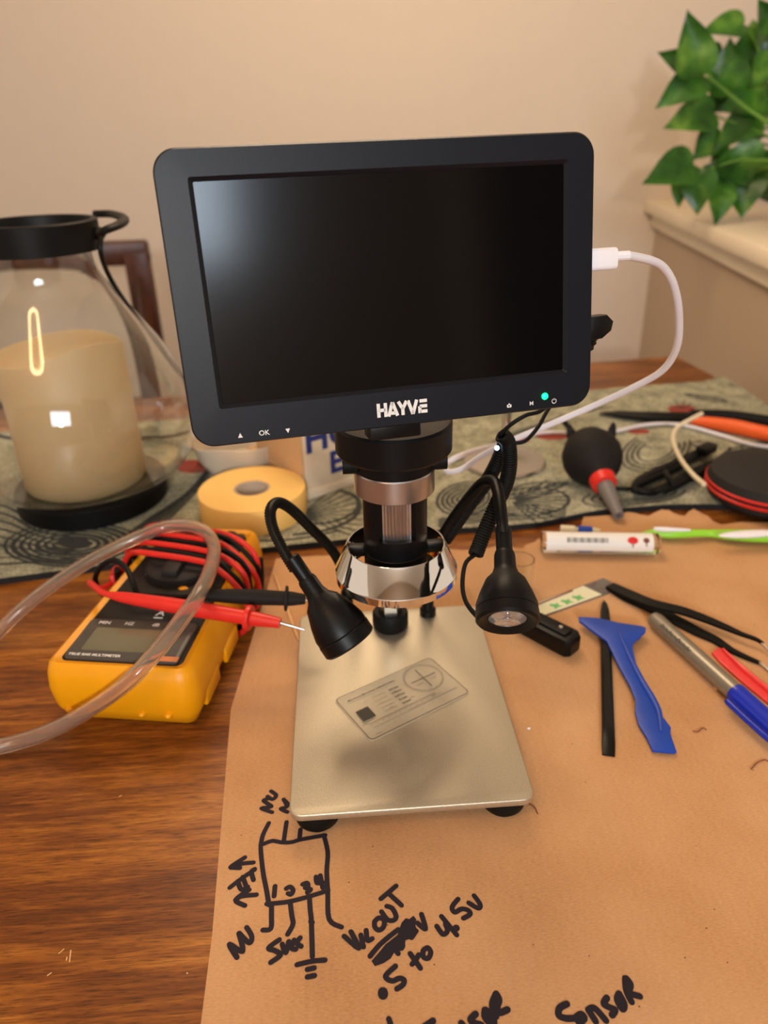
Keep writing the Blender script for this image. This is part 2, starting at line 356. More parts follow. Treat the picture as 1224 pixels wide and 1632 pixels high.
# ------------------------------------------------------------------ object helpers
MWS = {}
def tag(o, label=None, cat=None, group=None, kind=None):
    if label: o['label'] = label
    if cat: o['category'] = cat
    if group: o['group'] = group
    if kind: o['kind'] = kind
    return o
def thing(name, label, cat, loc=(0, 0, 0), rz=0.0, group=None):
    o = bpy.data.objects.new(name, None); COL.objects.link(o); o.location = loc; o.rotation_euler = (0, 0, rz); o.empty_display_size = 0.02
    MWS[o.name] = Matrix.Translation(V(loc)) @ Matrix.Rotation(rz, 4, 'Z'); return tag(o, label, cat, group)
def P(name, mb, mats, parent=None, local=False, label=None, sharp=35):
    """link the builder's mesh as one object; geometry is in world coordinates unless local"""
    me = bpy.data.meshes.new(name); bm = mb.bm
    pm = MWS.get(parent.name, Matrix.Identity(4)) if parent is not None else Matrix.Identity(4)
    if parent is not None and not local: bm.transform(pm.inverted())
    bmesh.ops.recalc_face_normals(bm, faces=[f for f in bm.faces]) if getattr(mb, 'recalc', True) else None
    bm.to_mesh(me); bm.free(); me.set_sharp_from_angle(angle=math.radians(sharp))
    for k in (mats if isinstance(mats, (list, tuple)) else [mats]): me.materials.append(MT[k])
    o = bpy.data.objects.new(name, me); COL.objects.link(o)
    if parent is not None: o.parent = parent
    MWS[o.name] = pm.copy()
    if label: o['label'] = label
    return o
def S(name, mb, mats): return tag(P(name, mb, mats), kind='structure')
TZ = -0.0035      # table top (the cardboard's upper face is z = 0)
RZ = 0.0025       # upper face of the runner

# ================================================================== ROOM
FZ, CZ = -0.753, 1.65
C0 = V((0.6773, 1.35, 0)); dh = V((-0.146, -0.989, 0)).normalized(); dn = V((dh.y, -dh.x, 0))   # along the half wall; dn points to -X side
S('floor', MB().box((0, 0, FZ - 0.02), (6, 6.6, 0.04)), 'floor')
S('ceiling', MB().box((0, 0, CZ + 0.02), (6, 6.6, 0.04)), 'ceil')
bw = V((0.989, -0.146, 0)).normalized()
mB = frame(C0, bw, V((-bw.y, bw.x, 0)), V((0, 0, 1)))
S('wall_back', MB().box((-1.65, 0.05, (FZ + CZ) / 2), (6.7, 0.1, CZ - FZ), m=mB), 'wall')
S('baseboard_back', MB().box((-1.65, -0.008, FZ + 0.05), (3.3, 0.016, 0.10), bev=0.003, m=mB), 'trim')
mH = frame(C0, dh, V((-dn.x, -dn.y, 0)) if dn.x < 0 else dn, V((0, 0, 1)))      # x along the half wall towards camera, y to the right
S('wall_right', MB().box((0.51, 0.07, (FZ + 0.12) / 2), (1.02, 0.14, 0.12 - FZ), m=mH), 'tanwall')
S('trim_1', MB().box((0.51, 0.068, 0.1425), (1.06, 0.2, 0.026), bev=0.006, m=mH).box((0.51, 0.07, 0.115), (1.04, 0.165, 0.03), bev=0.004, m=mH), 'trim')
# wall behind the photographer, with its window
fw = MB()      # opening x -0.45..0.42, z 0.72..1.30
for c, sz in (((-1.45, -2.45, 0.45), (2.0, 0.1, CZ - FZ)), ((1.71, -2.45, 0.45), (2.58, 0.1, CZ - FZ)), ((-0.015, -2.45, -0.017), (0.88, 0.1, 1.474)), ((-0.015, -2.45, 1.475), (0.88, 0.1, 0.35))): fw.box(c, sz)
S('wall_front', fw, 'frontwall')
dr = MB().box((1.75, -2.385, FZ + 1.02), (0.84, 0.04, 2.02), bev=0.004)
for z in (FZ + 0.55, FZ + 1.45): dr.box((1.75, -2.362, z), (0.56, 0.012, 0.70), bev=0.004)
S('door_1', dr, 'chairwood')  # unseen door, added for dark brown reflections in screen and chrome
S('trim_2', MB().box((1.29, -2.38, FZ + 1.05), (0.08, 0.05, 2.1), bev=0.004).box((2.21, -2.38, FZ + 1.05), (0.08, 0.05, 2.1), bev=0.004).box((1.75, -2.38, FZ + 2.08), (1.0, 0.05, 0.08), bev=0.004), 'trim')
wf = MB()
for c, sz in (((-0.445, -2.42, 1.01), (0.04, 0.12, 0.60)), ((0.415, -2.42, 1.01), (0.04, 0.12, 0.60)), ((-0.015, -2.42, 0.71), (0.96, 0.14, 0.04)), ((-0.015, -2.42, 1.31), (0.96, 0.12, 0.04)), ((-0.015, -2.42, 1.01), (0.02, 0.04, 0.58))): wf.box(c, sz, bev=0.004)
S('window_1', wf, 'trim')

# ================================================================== TABLE, CHAIR, CHANDELIER
tb = thing('dining_table', 'dark-stained wooden dining table with streaky grain', 'table', (-0.15, 0.05, FZ))
top = [(-1.0, 0.5548), (0.4739, 0.7242), (0.60, -0.50), (-0.95, -0.65)]
tm = MB().prism(top, TZ - 0.028, TZ, bev=0.002)
for a, b in (((94, 1520), (102, 1513)), ((113, 1515), (111, 1533)), ((107, 1526), (106, 1531)), ((76, 1555), (82, 1551)), ((298, 1551), (299, 1552)), ((190, 1270), (194, 1268))):
    tm.stroke([T(*a, TZ)[:2], T(*b, TZ)[:2]], 0.0005, TZ + 0.0002, 1)
P('tabletop', tm, ['table', 'pick'], tb)
ap = MB()
for a, b in ((0, 1), (1, 2), (2, 3), (3, 0)):
    p, q = V((top[a][0] * .9, top[a][1] * .86 + .02, 0)), V((top[b][0] * .9, top[b][1] * .86 + .02, 0))
    ap.box((0, 0, (q - p).length / 2), (0.07, 0.02, (q - p).length - 0.05), m=along(p + V((0, 0, TZ - 0.064)), q + V((0, 0, TZ - 0.064))) @ Matrix.Rotation(PI / 2, 4, 'Z') if False else along(p + V((0, 0, TZ - 0.064)), q + V((0, 0, TZ - 0.064))) @ Matrix.Rotation(PI / 2, 4, 'Z'))
P('apron', ap, 'table', tb)
for x, y in top:
    P('leg', MB().box((x * .9, y * .86 + .02, (FZ + TZ - 0.028) / 2), (0.075, 0.075, TZ - 0.028 - FZ), bev=0.006), 'table', tb)

ch = thing('dining_chair', 'dark brown wooden dining chair behind the table seen through the lantern', 'chair', (-0.56, 0.80, FZ))
for sx in (-0.792, -0.348):
    P('leg', MB().tube([(sx, 0.94, FZ), (sx, 0.93, FZ + 0.42), (sx, 0.965, 0.10)], 0.021, seg=4, sm=6).box((sx, 0.963, 0.06), (0.04, 0.026, 0.16), bev=0.005), 'chairwood', ch)
    P('leg', MB().tube([(sx, 0.56, FZ), (sx, 0.56, FZ + 0.44)], [0.015, 0.022], seg=4), 'chairwood', ch)
P('backrest', MB().box((-0.57, 0.965, 0.137), (0.484, 0.028, 0.038), bev=0.006).box((-0.57, 0.955, -0.13), (0.43, 0.02, 0.05), bev=0.004), 'chairwood', ch)
P('seat', MB().box((-0.57, 0.75, FZ + 0.445), (0.46, 0.42, 0.03), bev=0.01), 'chairwood', ch)

cl = thing('chandelier', 'three-bulb hanging lamp above the table', 'lamp', (CHX, CHY, CZ))
P('canopy', MB().lathe([(0, CZ), (0.06, CZ), (0.055, CZ - 0.02), (0.01, CZ - 0.03), (0, CZ - 0.03)], m=Matrix.Translation((CHX, CHY, 0))), 'blackm', cl)
P('rod', MB().tube([(CHX, CHY, CZ - 0.02), (CHX, CHY, CHZ + 0.10)], 0.008), 'blackm', cl)
for b in BULBS:
    P('arm', MB().tube([(CHX, CHY, CHZ + 0.12), ((CHX + b[0]) / 2, (CHY + b[1]) / 2, CHZ + 0.10), (b[0], b[1], CHZ + 0.07), (b[0], b[1], CHZ + 0.03)], 0.006, sm=6).lathe([(0.018, CHZ + 0.06), (0.02, CHZ + 0.02), (0.0, CHZ + 0.02)], m=Matrix.Translation((b[0], b[1], 0))), 'blackm', cl)
    P('bulb', MB().sphere((b[0], b[1], CHZ + 0.0), (0.02, 0.02, 0.03)), 'bulb', cl)

dl = thing('floor_lamp', 'slim floor lamp with a round bare bulb behind the photographer', 'lamp', (-0.12, -1.40, FZ))
P('lamp_base', MB().lathe([(0, FZ), (0.13, FZ), (0.12, FZ + .02), (0, FZ + .025)], m=Matrix.Translation((-0.12, -1.40, 0))), 'blackm', dl)
P('pole', MB().tube([(-0.12, -1.40, FZ + .01), (-0.12, -1.40, 0.46)], 0.01), 'blackm', dl)
P('bulb', MB().sphere((-0.12, -1.40, 0.475), 0.02), 'bulb', dl)
rg_ = thing('ceiling_ring_lamp', 'warm ring-shaped lamp on the ceiling mirrored in the lantern glass', 'lamp', (-0.70, -0.93, CZ))
P('mounting_plate', MB().lathe([(0, CZ), (0.10, CZ), (0.10, CZ - 0.02), (0, CZ - 0.02)], m=Matrix.Translation((-0.70, -0.93, 0))), 'trim', rg_)
P('light_ring', MB().tube([(-0.70 + 0.19 * math.cos(a * PI / 24), -0.93 + 0.17 * math.sin(a * PI / 24), CZ - 0.03) for a in range(49)], 0.032, seg=12), 'bulb', rg_)

# ================================================================== CARDBOARD WITH WRITING
def Z8(x, y): return T(340 + x / 4.371, 1240 + y / 4.371)[:2]
def Z9(x, y): return T(540 + x / 4.708, 1380 + y / 4.708)[:2]
def Z10(x, y): return T(660 + x / 3.06, 1540 + y / 3.06)[:2]
cb = [T(440, 890)[:2], T(368, 1130)[:2], (-0.0932, -0.13), (-0.0905, -0.30), (0.62 - 0.02, -0.32), (0.50, 0.24)]
torn = [(1224, 833), (1180, 832), (1150, 836), (1137, 831), (1128, 822), (1118, 818), (1106, 811), (1098, 815), (1092, 822), (1083, 821), (1073, 817), (1066, 813), (1054, 812), (1045, 816), (1034, 822), (1020, 820), (1010, 817), (1000, 816), (985, 820), (960, 822), (930, 824), (926, 838), (912, 850), (880, 856), (858, 858), (852, 864), (838, 868), (832, 874), (815, 872), (800, 868), (780, 873), (740, 877), (700, 874), (640, 876), (580, 880), (540, 884), (500, 886)]
cb += [tuple(T(*p)[:2]) for p in torn]
cm = MB().prism(cb, TZ, 0.0, 0)
IW = 0.0023; ZI = 0.00012
def ink(fn, lst, wd=IW, sm=4):
    for p in lst: cm.stroke([fn(*q) for q in p], wd, ZI, 1, sm=sm)
ink(Z8, [[(330, 488), (335, 560), (350, 680), (372, 790), (387, 885)], [(387, 315), (345, 400), (330, 478)], [(330, 470), (410, 440), (480, 450), (545, 448), (610, 430), (780, 400)],
         [(510, 308), (490, 445)], [(607, 360), (600, 430)], [(770, 400), (797, 520), (790, 650), (797, 800), (807, 985), (893, 1040)], [(372, 878), (450, 872), (530, 862), (650, 832), (800, 785)],
         [(405, 880), (405, 960), (400, 1050), (345, 1060)], [(535, 865), (547, 960), (555, 1020), (518, 1090)], [(670, 840), (675, 920), (683, 1000), (690, 1245)], [(678, 1000), (690, 1008)],
         [(583, 1302), (640, 1288), (700, 1276), (778, 1270)], [(655, 1335), (703, 1325)], [(655, 1388), (705, 1378)],
         [(430, 755), (423, 825)], [(508, 772), (535, 760), (556, 785), (540, 812), (520, 805)], [(622, 742), (652, 732), (660, 755), (640, 766), (678, 778), (655, 798)], [(715, 690), (722, 732), (762, 728)], [(745, 680), (762, 765)],
         [(410, 240), (335, 212), (405, 200), (350, 160), (385, 145)], [(378, 130), (412, 150), (438, 122), (402, 92)], [(515, 238), (470, 215), (512, 200), (490, 150)], [(500, 160), (527, 190)],
         [(165, 1252), (112, 1160), (205, 1210), (178, 1082)], [(180, 1082), (250, 1150), (268, 1105), (232, 1042)],
         [(460, 1128), (385, 1185), (430, 1205), (468, 1235), (400, 1287)], [(480, 1160), (505, 1218), (525, 1140)], [(563, 1130), (545, 1185), (575, 1195)], [(605, 1115), (582, 1150), (612, 1175)],
         [(220, 555), (120, 622), (200, 598), (280, 590)], [(122, 625), (185, 628)], [(288, 635), (265, 655), (280, 712)], [(115, 765), (200, 700), (288, 640)], [(170, 720), (195, 778), (240, 760)], [(205, 690), (238, 780)],
         [(250, 780), (155, 850), (220, 890)], [(157, 850), (200, 825), (300, 815)]])
ink(Z9, [[(40, 530), (150, 620), (90, 495)], [(165, 520), (185, 610)], [(205, 485), (215, 560), (250, 548)], [(268, 420), (300, 392), (340, 410), (335, 460), (300, 485), (270, 460), (268, 420)],
         [(320, 345), (365, 405), (410, 410), (430, 380), (400, 320), (360, 305)], [(315, 250), (430, 152)], [(380, 215), (470, 298)],
         [(235, 680), (300, 600), (380, 530), (445, 480)], [(590, 430), (650, 475), (620, 365)], [(545, 540), (580, 490)], [(480, 600), (470, 620)], [(430, 640), (445, 660)],
         [(425, 755), (350, 830), (400, 865), (455, 845), (490, 860), (480, 895), (435, 925)], [(535, 660), (612, 770)], [(550, 740), (575, 710), (600, 670)],
         [(632, 640), (665, 615), (690, 650), (670, 695), (635, 685), (632, 640)], [(735, 455), (780, 515), (815, 490), (800, 440)], [(770, 380), (885, 520)],
         [(895, 250), (850, 310), (870, 350), (920, 325), (970, 335), (985, 365), (935, 395)], [(975, 280), (1045, 320), (1060, 290), (1015, 225)], [(375, 1150), (388, 1190)], [(330, 955), (332, 965)], [(880, 467), (884, 470)]])
ink(Z9, [[(330, 950), (332, 968)]], 0.0042, 0); ink(Z9, [[(881, 466), (883, 470)]], 0.003, 0)
cm.poly([Z9(*p) for p in [(245, 715), (310, 640), (350, 590), (440, 520), (470, 430), (500, 395), (530, 400), (560, 375), (580, 400), (575, 450), (590, 490), (545, 545), (500, 560), (495, 620), (460, 640), (420, 645), (390, 695), (340, 730), (270, 755)]], ZI + 0.00002, 1)
ink(Z10, [[(92, 268), (60, 290), (30, 310)], [(300, 235), (275, 262), (300, 280), (330, 290), (300, 320)], [(345, 215), (345, 250), (375, 285)], [(350, 215), (385, 250), (390, 290)], [(230, 280), (250, 310)],
          [(400, 135), (380, 190), (400, 245)], [(400, 135), (415, 165), (405, 200), (415, 228), (455, 213)],
          [(745, 185), (710, 205), (705, 240), (740, 255), (775, 255)], [(790, 250), (815, 235), (830, 255), (805, 275), (790, 250)], [(850, 215), (885, 270)], [(850, 215), (880, 205), (935, 265)],
          [(940, 155), (925, 185), (960, 205), (980, 215), (965, 240)], [(1000, 135), (990, 165), (1015, 210), (1025, 185), (1000, 135)], [(1030, 60), (1035, 120), (1060, 175)], [(1035, 60), (1055, 90), (1050, 130), (1100, 148)]], 0.0027)
tag(P('cardboard_sheet', cm, ['card', 'ink'], sharp=60), 'flat brown cardboard sheet with handwritten pin diagram in dark marker', 'cardboard')

# ================================================================== RUNNER
fr = [(-60, 930), (60, 914), (150, 902), (235, 890), (330, 880), (425, 872), (560, 858), (640, 850), (720, 842), (800, 838), (860, 832), (925, 818), (960, 812), (1060, 804), (1130, 803), (1224, 806), (1300, 809)]
bk = [(1290, 680), (1224, 646), (1185, 618), (1154, 600), (1141, 602), (1120, 608), (1060, 612), (1000, 616), (942, 622), (800, 632), (600, 648), (400, 660), (250, 670), (100, 682), (-60, 694)]
def dense(l, k):
    o = []
    for i in range(len(l) - 1):
        for j in range(k): o.append((l[i][0] + (l[i + 1][0] - l[i][0]) * j / k, l[i][1] + (l[i + 1][1] - l[i][1]) * j / k))
    return o + [l[-1]]
rp = [tuple(T(*p, RZ)[:2]) for p in dense(fr, 3)] + [tuple(T(*p, RZ)[:2]) for p in dense(bk, 3)]
rn = MB().prism(rp, TZ + 0.0002, RZ, 0, mside=1)
ZR = RZ + 0.0002
def rs(pts, wd=0.0022, mi=2, sm=5): rn.stroke([T(*p, RZ)[:2] for p in pts], wd * 1.45, ZR, mi, sm=sm)
def oval(u, v, a, b, wd=0.002, mi=2, rot=0.0, part=1.0):
    n = 22; pts = []
    for i in range(int(n * part) + 1):
        t = 2 * PI * i / n; x, y = a * math.cos(t), b * math.sin(t); pts.append((u + x * math.cos(rot) - y * math.sin(rot), v + x * math.sin(rot) + y * math.cos(rot)))
    rs(pts, wd, mi, 0)
def rblob(u, v, a, b, mi): rn.poly([T(u + a * math.cos(t * PI / 8), v + b * math.sin(t * PI / 8), RZ)[:2] for t in range(16)], ZR + 0.00002, mi)
def fan(u, v, a0, a1, n, r, sq=0.35, wd=0.0013):
    for i in range(n):
        a = a0 + (a1 - a0) * i / (n - 1); rs([(u + r * .12 * math.cos(a), v + r * .12 * sq * math.sin(a)), (u + r * .6 * math.cos(a + .03), v + r * .6 * sq * math.sin(a + .03)), (u + r * math.cos(a), v + r * sq * math.sin(a))], wd, 2, 3)
def leafy(u0, v0, u1, v1, wd, n=7):     # pointed leaf outline with a midrib and side veins
    dx, dy = u1 - u0, v1 - v0; L = math.hypot(dx, dy); nx, ny = -dy / L, dx / L
    for s in (-1, 1): rs([(u0, v0), (u0 + dx * .3 + nx * wd * s, v0 + dy * .3 + ny * wd * s * .5), (u0 + dx * .65 + nx * wd * s * .8, v0 + dy * .65 + ny * wd * s * .4), (u1, v1)], 0.0018)
    rs([(u0, v0), (u1, v1)], 0.0014)
    for i in range(1, n):
        t = i / n
        for s in (-1, 1): rs([(u0 + dx * t, v0 + dy * t), (u0 + dx * (t + .14) + nx * wd * .7 * s * (1 - abs(t - .4)), v0 + dy * (t + .14) + ny * wd * .35 * s * (1 - abs(t - .4)))], 0.0009, 2, 0)
for k in range(7): oval(115, 868, 30 + k * 13, 7 + k * 4.6, 0.0018 + 0.0006 * (k % 3), rot=-0.03)
rblob(118, 865, 26, 9, 2)
rs([(-20, 900), (60, 896), (140, 886), (215, 872), (260, 855)], 0.002); rs([(-20, 890), (60, 886), (140, 877), (200, 862), (235, 846)], 0.0012)
for k in range(6): rs([(-20, 800 + k * 13), (20, 812 + k * 12), (60, 838 + k * 8), (120, 850 + k * 7)], 0.0016)
for k in range(8): rs([(205 + k * 9, 850 - k * 3), (250 + k * 9, 818 - k * 5), (300 + k * 5, 790 - k * 7), (330 + k * 3, 768 - k * 8)], 0.0015)
fan(478, 822, -0.95, 0.55, 11, 100, 0.62); oval(510, 808, 62, 27, 0.0026, rot=-0.1); rs([(566, 790), (574, 808), (560, 828), (520, 845), (470, 852)], 0.003)
rs([(330, 856), (420, 862), (480, 858), (540, 846)], 0.002)
oval(310, 745, 26, 8, 0.003, 3); rblob(308, 742, 27, 9, 3); rblob(322, 738, 10, 4, 3)
for k in range(5): oval(742, 795 + 0 * k, 46 - 8 * k, 26 - 5 * k, 0.002, rot=-0.15)
leafy(800, 792, 905, 770, 22, 8); fan(812, 797, -0.9, 1.1, 12, 96, 0.42, 0.0013); oval(845, 800, 62, 22, 0.0022, rot=-0.05)
for k in range(5): rs([(700, 828 + k * 3), (770, 815 + k * 4), (850, 806 + k * 5), (900, 812 + k * 3)], 0.0016)
for k in range(4): oval(1045, 718, 30 + k * 9, 16 + k * 5, 0.0016, rot=-0.3, part=0.7)
for k in range(4): oval(1010, 790, 40 + k * 14, 6 + k * 3, 0.0014, rot=-0.1, part=0.6)
leafy(1140, 735, 1224, 705, 16); fan(1150, 745, -1.4, 0.4, 8, 80, 0.4, 0.003)
rblob(1086, 652, 22, 7, 3); rblob(1018, 688, 18, 4, 3); rblob(880, 696, 26, 5, 3); rblob(820, 702, 26, 5, 3); fan(1086, 652, 2.6, 6.0, 7, 26, 0.5, 0.0012)
for k in range(5): rs([(730 + k * 18, 735 - k * 10), (780 + k * 20, 712 - k * 9), (860 + k * 16, 676 - k * 5), (920 + k * 14, 660 - k * 3)], 0.0016)
for k in range(5): oval(250, 700, 12 + 10 * k, 4 + 4 * k, 0.0016, part=0.8)
leafy(1160, 640, 1090, 628, 8, 5)
tag(P('table_runner', rn, ['runner', 'runshade', 'rline', 'rred'], sharp=50), 'sage green table runner printed with dark leaves, rings and rust dots', 'table runner')

# ================================================================== MICROSCOPE
ms = thing('digital_microscope', 'black digital microscope with tilted screen above a champagne metal base', 'microscope', (0, 0, 0))
PX0, PX1, PY0, PY1, PZ = -0.0605, 0.0605, -0.0842, 0.0842, 0.017
bp = P('base_plate', MB().prism(rrect(PX0, PY0, PX1, PY1, 0.006), PZ - 0.0042, PZ, bev=0.0007, seg=2), 'plate', ms, label='champagne brushed aluminium base plate', sharp=60)
for x, y in ((-0.0475, -0.0715), (0.0475, -0.0705), (-0.0475, 0.0705), (0.0475, 0.0705)):
    P('rubber_foot', MB().lathe([(0, PZ - 0.0042), (0.0115, PZ - 0.0042), (0.0122, 0.008), (0.0112, 0.003), (0.009, 0.0002), (0, 0.0002)], m=Matrix.Translation((x, y, 0))), 'rubber', bp)
tl = lambda x, y, z=0: Matrix.Translation((x, y, z))
P('column', MB().lathe([(0, PZ), (0.0052, PZ), (0.0052, 0.128), (0.0046, 0.1288), (0, 0.1288)], m=tl(0.0005, 0.066)), 'steel', ms)
kb = P('clamp_knob', MB().lathe([(0, PZ), (0.0108, PZ), (0.0118, PZ + 0.002), (0.0118, PZ + 0.010), (0.0106, PZ + 0.012), (0.006, PZ + 0.012), (0.0, PZ + 0.012)], m=tl(0, 0.066)), 'rubber', ms)
P('hex_nut', MB().lathe([(0.0078, PZ + 0.012), (0.0078, PZ + 0.022), (0.0, PZ + 0.022)], seg=6, m=tl(0, 0.066)), 'steel', kb)
BX, BY = 0.001, 0.015
Bm = tl(BX, BY)
P('bracket', MB().box((BX, 0.047, 0.098), (0.014, 0.046, 0.014), bev=0.002).lathe([(0, 0.086), (0.010, 0.086), (0.011, 0.088), (0.011, 0.110), (0.010, 0.112), (0, 0.112)], m=tl(0.0005, 0.066)), 'blackm', ms)
cr = P('ring_holder', MB().lathe([(0.0335, 0.0892), (0.0340, 0.0896), (0.0340, 0.0938), (0.0335, 0.0944), (0.0272, 0.1092), (0.0268, 0.1096), (0.0262, 0.1092), (0.0266, 0.0905), (0.0335, 0.0892)], seg=72, m=Bm), 'chrome', ms, label='chrome cone-shaped ring holder', sharp=25)
for a in (0.1, PI - 0.1, PI / 2):
    c, s_ = math.cos(a), math.sin(a)
    P('clip', MB().box((0.0218, 0, 0.1050), (0.0095, 0.006, 0.006), bev=0.001, m=Bm @ Matrix.Rotation(a, 4, 'Z')), 'black', cr)
bl = P('lens_barrel', MB().lathe([(0, 0.074), (0.012, 0.074), (0.0165, 0.078), (0.0175, 0.084), (0.0175, 0.1065), (0.0172, 0.1068), (0.0172, 0.1074), (0.0172, 0.118)], m=Bm)
       .lathe([(0.0172, 0.118), (0.0172, 0.1425)], m=Bm, a0=-PI / 2 + 0.62, a1=1.5 * PI - 0.62).lathe([(0.0172, 0.1425), (0.0172, 0.146)], m=Bm)
       .lathe([(0.0172, 0.118), (0.0135, 0.118)], m=Bm), 'housing', ms)
P('focus_drum', MB().lathe([(0.0136, 0.1180), (0.0136, 0.1425)], seg=96, m=Bm, wob=lambda r, z, a: (r + (0.00035 if int(round(a / (2 * PI) * 96)) % 2 else -0.00035), z)), 'silver', bl, label='ribbed silver drum seen through the barrel window', sharp=10)
for a in (-PI / 2 - 0.62, -PI / 2 + 0.62):
    P('window_frame', MB().box((0.0152, 0, 0.1303), (0.005, 0.0012, 0.0245), m=Bm @ Matrix.Rotation(a, 4, 'Z')), 'black', bl)
P('focus_ring', MB().lathe([(0.0172, 0.1425), (0.0207, 0.1425), (0.0212, 0.143), (0.0212, 0.1548), (0.0207, 0.1555), (0.018, 0.1555)], seg=64, m=Bm), 'silver', ms, label='satin silver focus ring')
hd = P('camera_head', MB().lathe([(0.0, 0.1555), (0.0208, 0.1555), (0.0208, 0.1642), (0.0288, 0.1646), (0.0300, 0.1662), (0.0300, 0.1798), (0.0290, 0.1812), (0.0265, 0.1797), (0.0, 0.1797)], seg=64, m=Bm), 'housing', ms)
for s in (-1, 1):
    P('side_screw', MB().tube([(BX + s * 0.019, BY - 0.004, 0.1592), (BX + s * 0.0268, BY - 0.004, 0.1592)], 0.0050, seg=18), 'rubber', hd)
# monitor
mc = V((.00057511, -.01660675, .25317328)); mx = V((.98681445, .16172007, .00662229)); my = -V((.03332936, -.16299706, -.98606344)); mn = V((.15838683, -.97328237, .16623788))
mx.normalize(); mn = mx.cross(my).normalized(); MM = frame(mc, mx, my, mn)      # z towards the viewer
W0, W1, H0, H1 = -0.0916, 0.0912, -0.0609, 0.0556
def ringed(mb, outer, inner, z0, z1, zi):
    n = len(outer)
    vs = [(p[0], p[1], z1) for p in outer] + [(p[0], p[1], z1) for p in inner]
    mb._merge(vs, [(i, (i + 1) % n, n + (i + 1) % n, n + i) for i in range(n)], 0, True, MM)
hs = MB()
o0 = rrect(W0, H0, W1, H1, 0.0095, 8); o1 = rrect(W0 + .0007, H0 + .0007, W1 - .0007, H1 - .0007, 0.009, 8); ob = rrect(W0 + .004, H0 + .004, W1 - .004, H1 - .004, 0.007, 8)
i0 = rrect(-0.0790, -0.0450, 0.0790, 0.0450, 0.0012, 8); i1 = rrect(-0.0772, -0.0433, 0.0772, 0.0433, 0.0006, 8)
lv = [(ob, -0.018), (o0, -0.012), (o0, -0.0014), (o1, -0.0002), (i0, 0.0), (i1, -0.0016)]
n = len(o0); vs = []; fs = []
for pl, z in lv: vs += [(p[0], p[1], z) for p in pl]
for k in range(len(lv) - 1): fs += [(k * n + i, k * n + (i + 1) % n, (k + 1) * n + (i + 1) % n, (k + 1) * n + i) for i in range(n)]
fs.append(tuple(range(n))[::-1]); hs._merge(vs, fs, 0, True, MM)
mo = P('monitor_housing', hs, 'frontbezel', ms, sharp=22)
P('screen', MB().prism(i1, -0.0030, -0.0014, m=MM), 'screen', mo, label='switched-off glossy black screen')
P('monitor_mount', MB().box((-0.0025, -0.0625, -0.012), (0.024, 0.010, 0.014), bev=0.001, m=MM), 'black', ms)
lg = MB(); lz = 0.00015
mt_ = lambda x, y: MM @ tl(x, y, lz)
def glyph(strokes, x, y, sx, sy, wd): # strokes in unit box
    for s in strokes:
        pts = [(x + p[0] * sx, y + p[1] * sy) for p in s]
        for a, b in zip(pts, pts[1:]):
            d = V((b[0] - a[0], b[1] - a[1])); nn = V((-d.y, d.x)).normalized() * wd / 2
            lg._merge([(a[0] + nn.x, a[1] + nn.y, lz), (a[0] - nn.x, a[1] - nn.y, lz), (b[0] - nn.x, b[1] - nn.y, lz), (b[0] + nn.x, b[1] + nn.y, lz)], [(0, 1, 2, 3)], 0, False, MM)
LW = 0.0015
hx = -0.0113; gy = -0.0560; gh = 0.0062; gw = 0.0042; gs = 0.00485
glyph([[(.12, 0), (.12, 1)], [(.88, 0), (.88, 1)], [(.12, .5), (.88, .5)]], hx, gy, gw, gh, LW)
glyph([[(.02, 0), (.5, 1)], [(.98, 0), (.5, .98)], [(.3, .22), (.8, .22)]], hx + gs, gy, gw, gh, LW)
glyph([[(.05, 1), (.5, .45)], [(.95, 1), (.5, .45)], [(.5, .5), (.5, 0)]], hx + gs * 2 - .0003, gy, gw, gh, LW)
glyph([[(.02, 1), (.5, 0)], [(.98, 1), (.5, 0)]], hx + gs * 3 - .0006, gy, gw, gh, LW)
glyph([[(.12, .88), (.95, .88)], [(.12, .5), (.95, .5)], [(.12, .12), (.95, .12)], [(.12, 0.5), (.12, 0)]], hx + gs * 4 - .0006, gy, gw, gh, LW)
P('logo_lettering', lg, 'white', mo)
bt = MB()
def tri(x, y, s, up): bt._merge([(x - s, y - s * up, lz), (x + s, y - s * up, lz), (x, y + s * up, lz)], [(0, 1, 2)], 0, False, MM)
tri(-0.0718, -0.0570, 0.0010, 1); P('button_mark', bt, 'white', mo); bt = MB()
tri(-0.0514, -0.0573, 0.0010, -1); P('button_mark', bt, 'white', mo); bt = MB()
P('button_mark', MB().text('OK', 0.0031, mt_(-0.0616, -0.0571), bold=0.00003), 'white', mo); P('button_mark', MB().text('M', 0.0026, mt_(0.0612, -0.0573), bold=0.00003), 'white', mo)
rz_ = rrect(0.0492, -0.0580, 0.0514, -0.0566, 0.0003, 2); bt.poly(rz_, lz, 0, MM); tri(0.0503, -0.0565, 0.0007, 1)
P('button_mark', bt, 'white', mo); bt = MB()
bt.poly([(0.0503 + .00035 * math.cos(a), -0.0572 + .00035 * math.sin(a)) for a in [i * PI / 4 for i in range(8)]], lz + .00004, 0, MM)
P('camera_icon_dot', bt, 'black', mo); bt = MB()
for i in range(14):
    a0, a1 = 2.0 + i * 5.4 / 14, 2.0 + (i + 1) * 5.4 / 14
    bt._merge([(0.0724 + r * math.cos(a), -0.0573 + r * math.sin(a), lz) for r, a in ((.0009, a0), (.0012, a0), (.0012, a1), (.0009, a1))], [(0, 1, 2, 3)], 0, False, MM)
bt._merge([(0.0723, -.0570, lz), (0.0725, -.0570, lz), (0.0725, -.0559, lz), (0.0723, -.0559, lz)], [(0, 1, 2, 3)], 0, False, MM)
P('power_mark', bt, 'white', mo)
P('power_led', MB().sphere((0.0678, -0.0546, 0.0002), (0.0016, 0.0016, 0.0008), m=MM), 'green', mo, label='lit green power light')

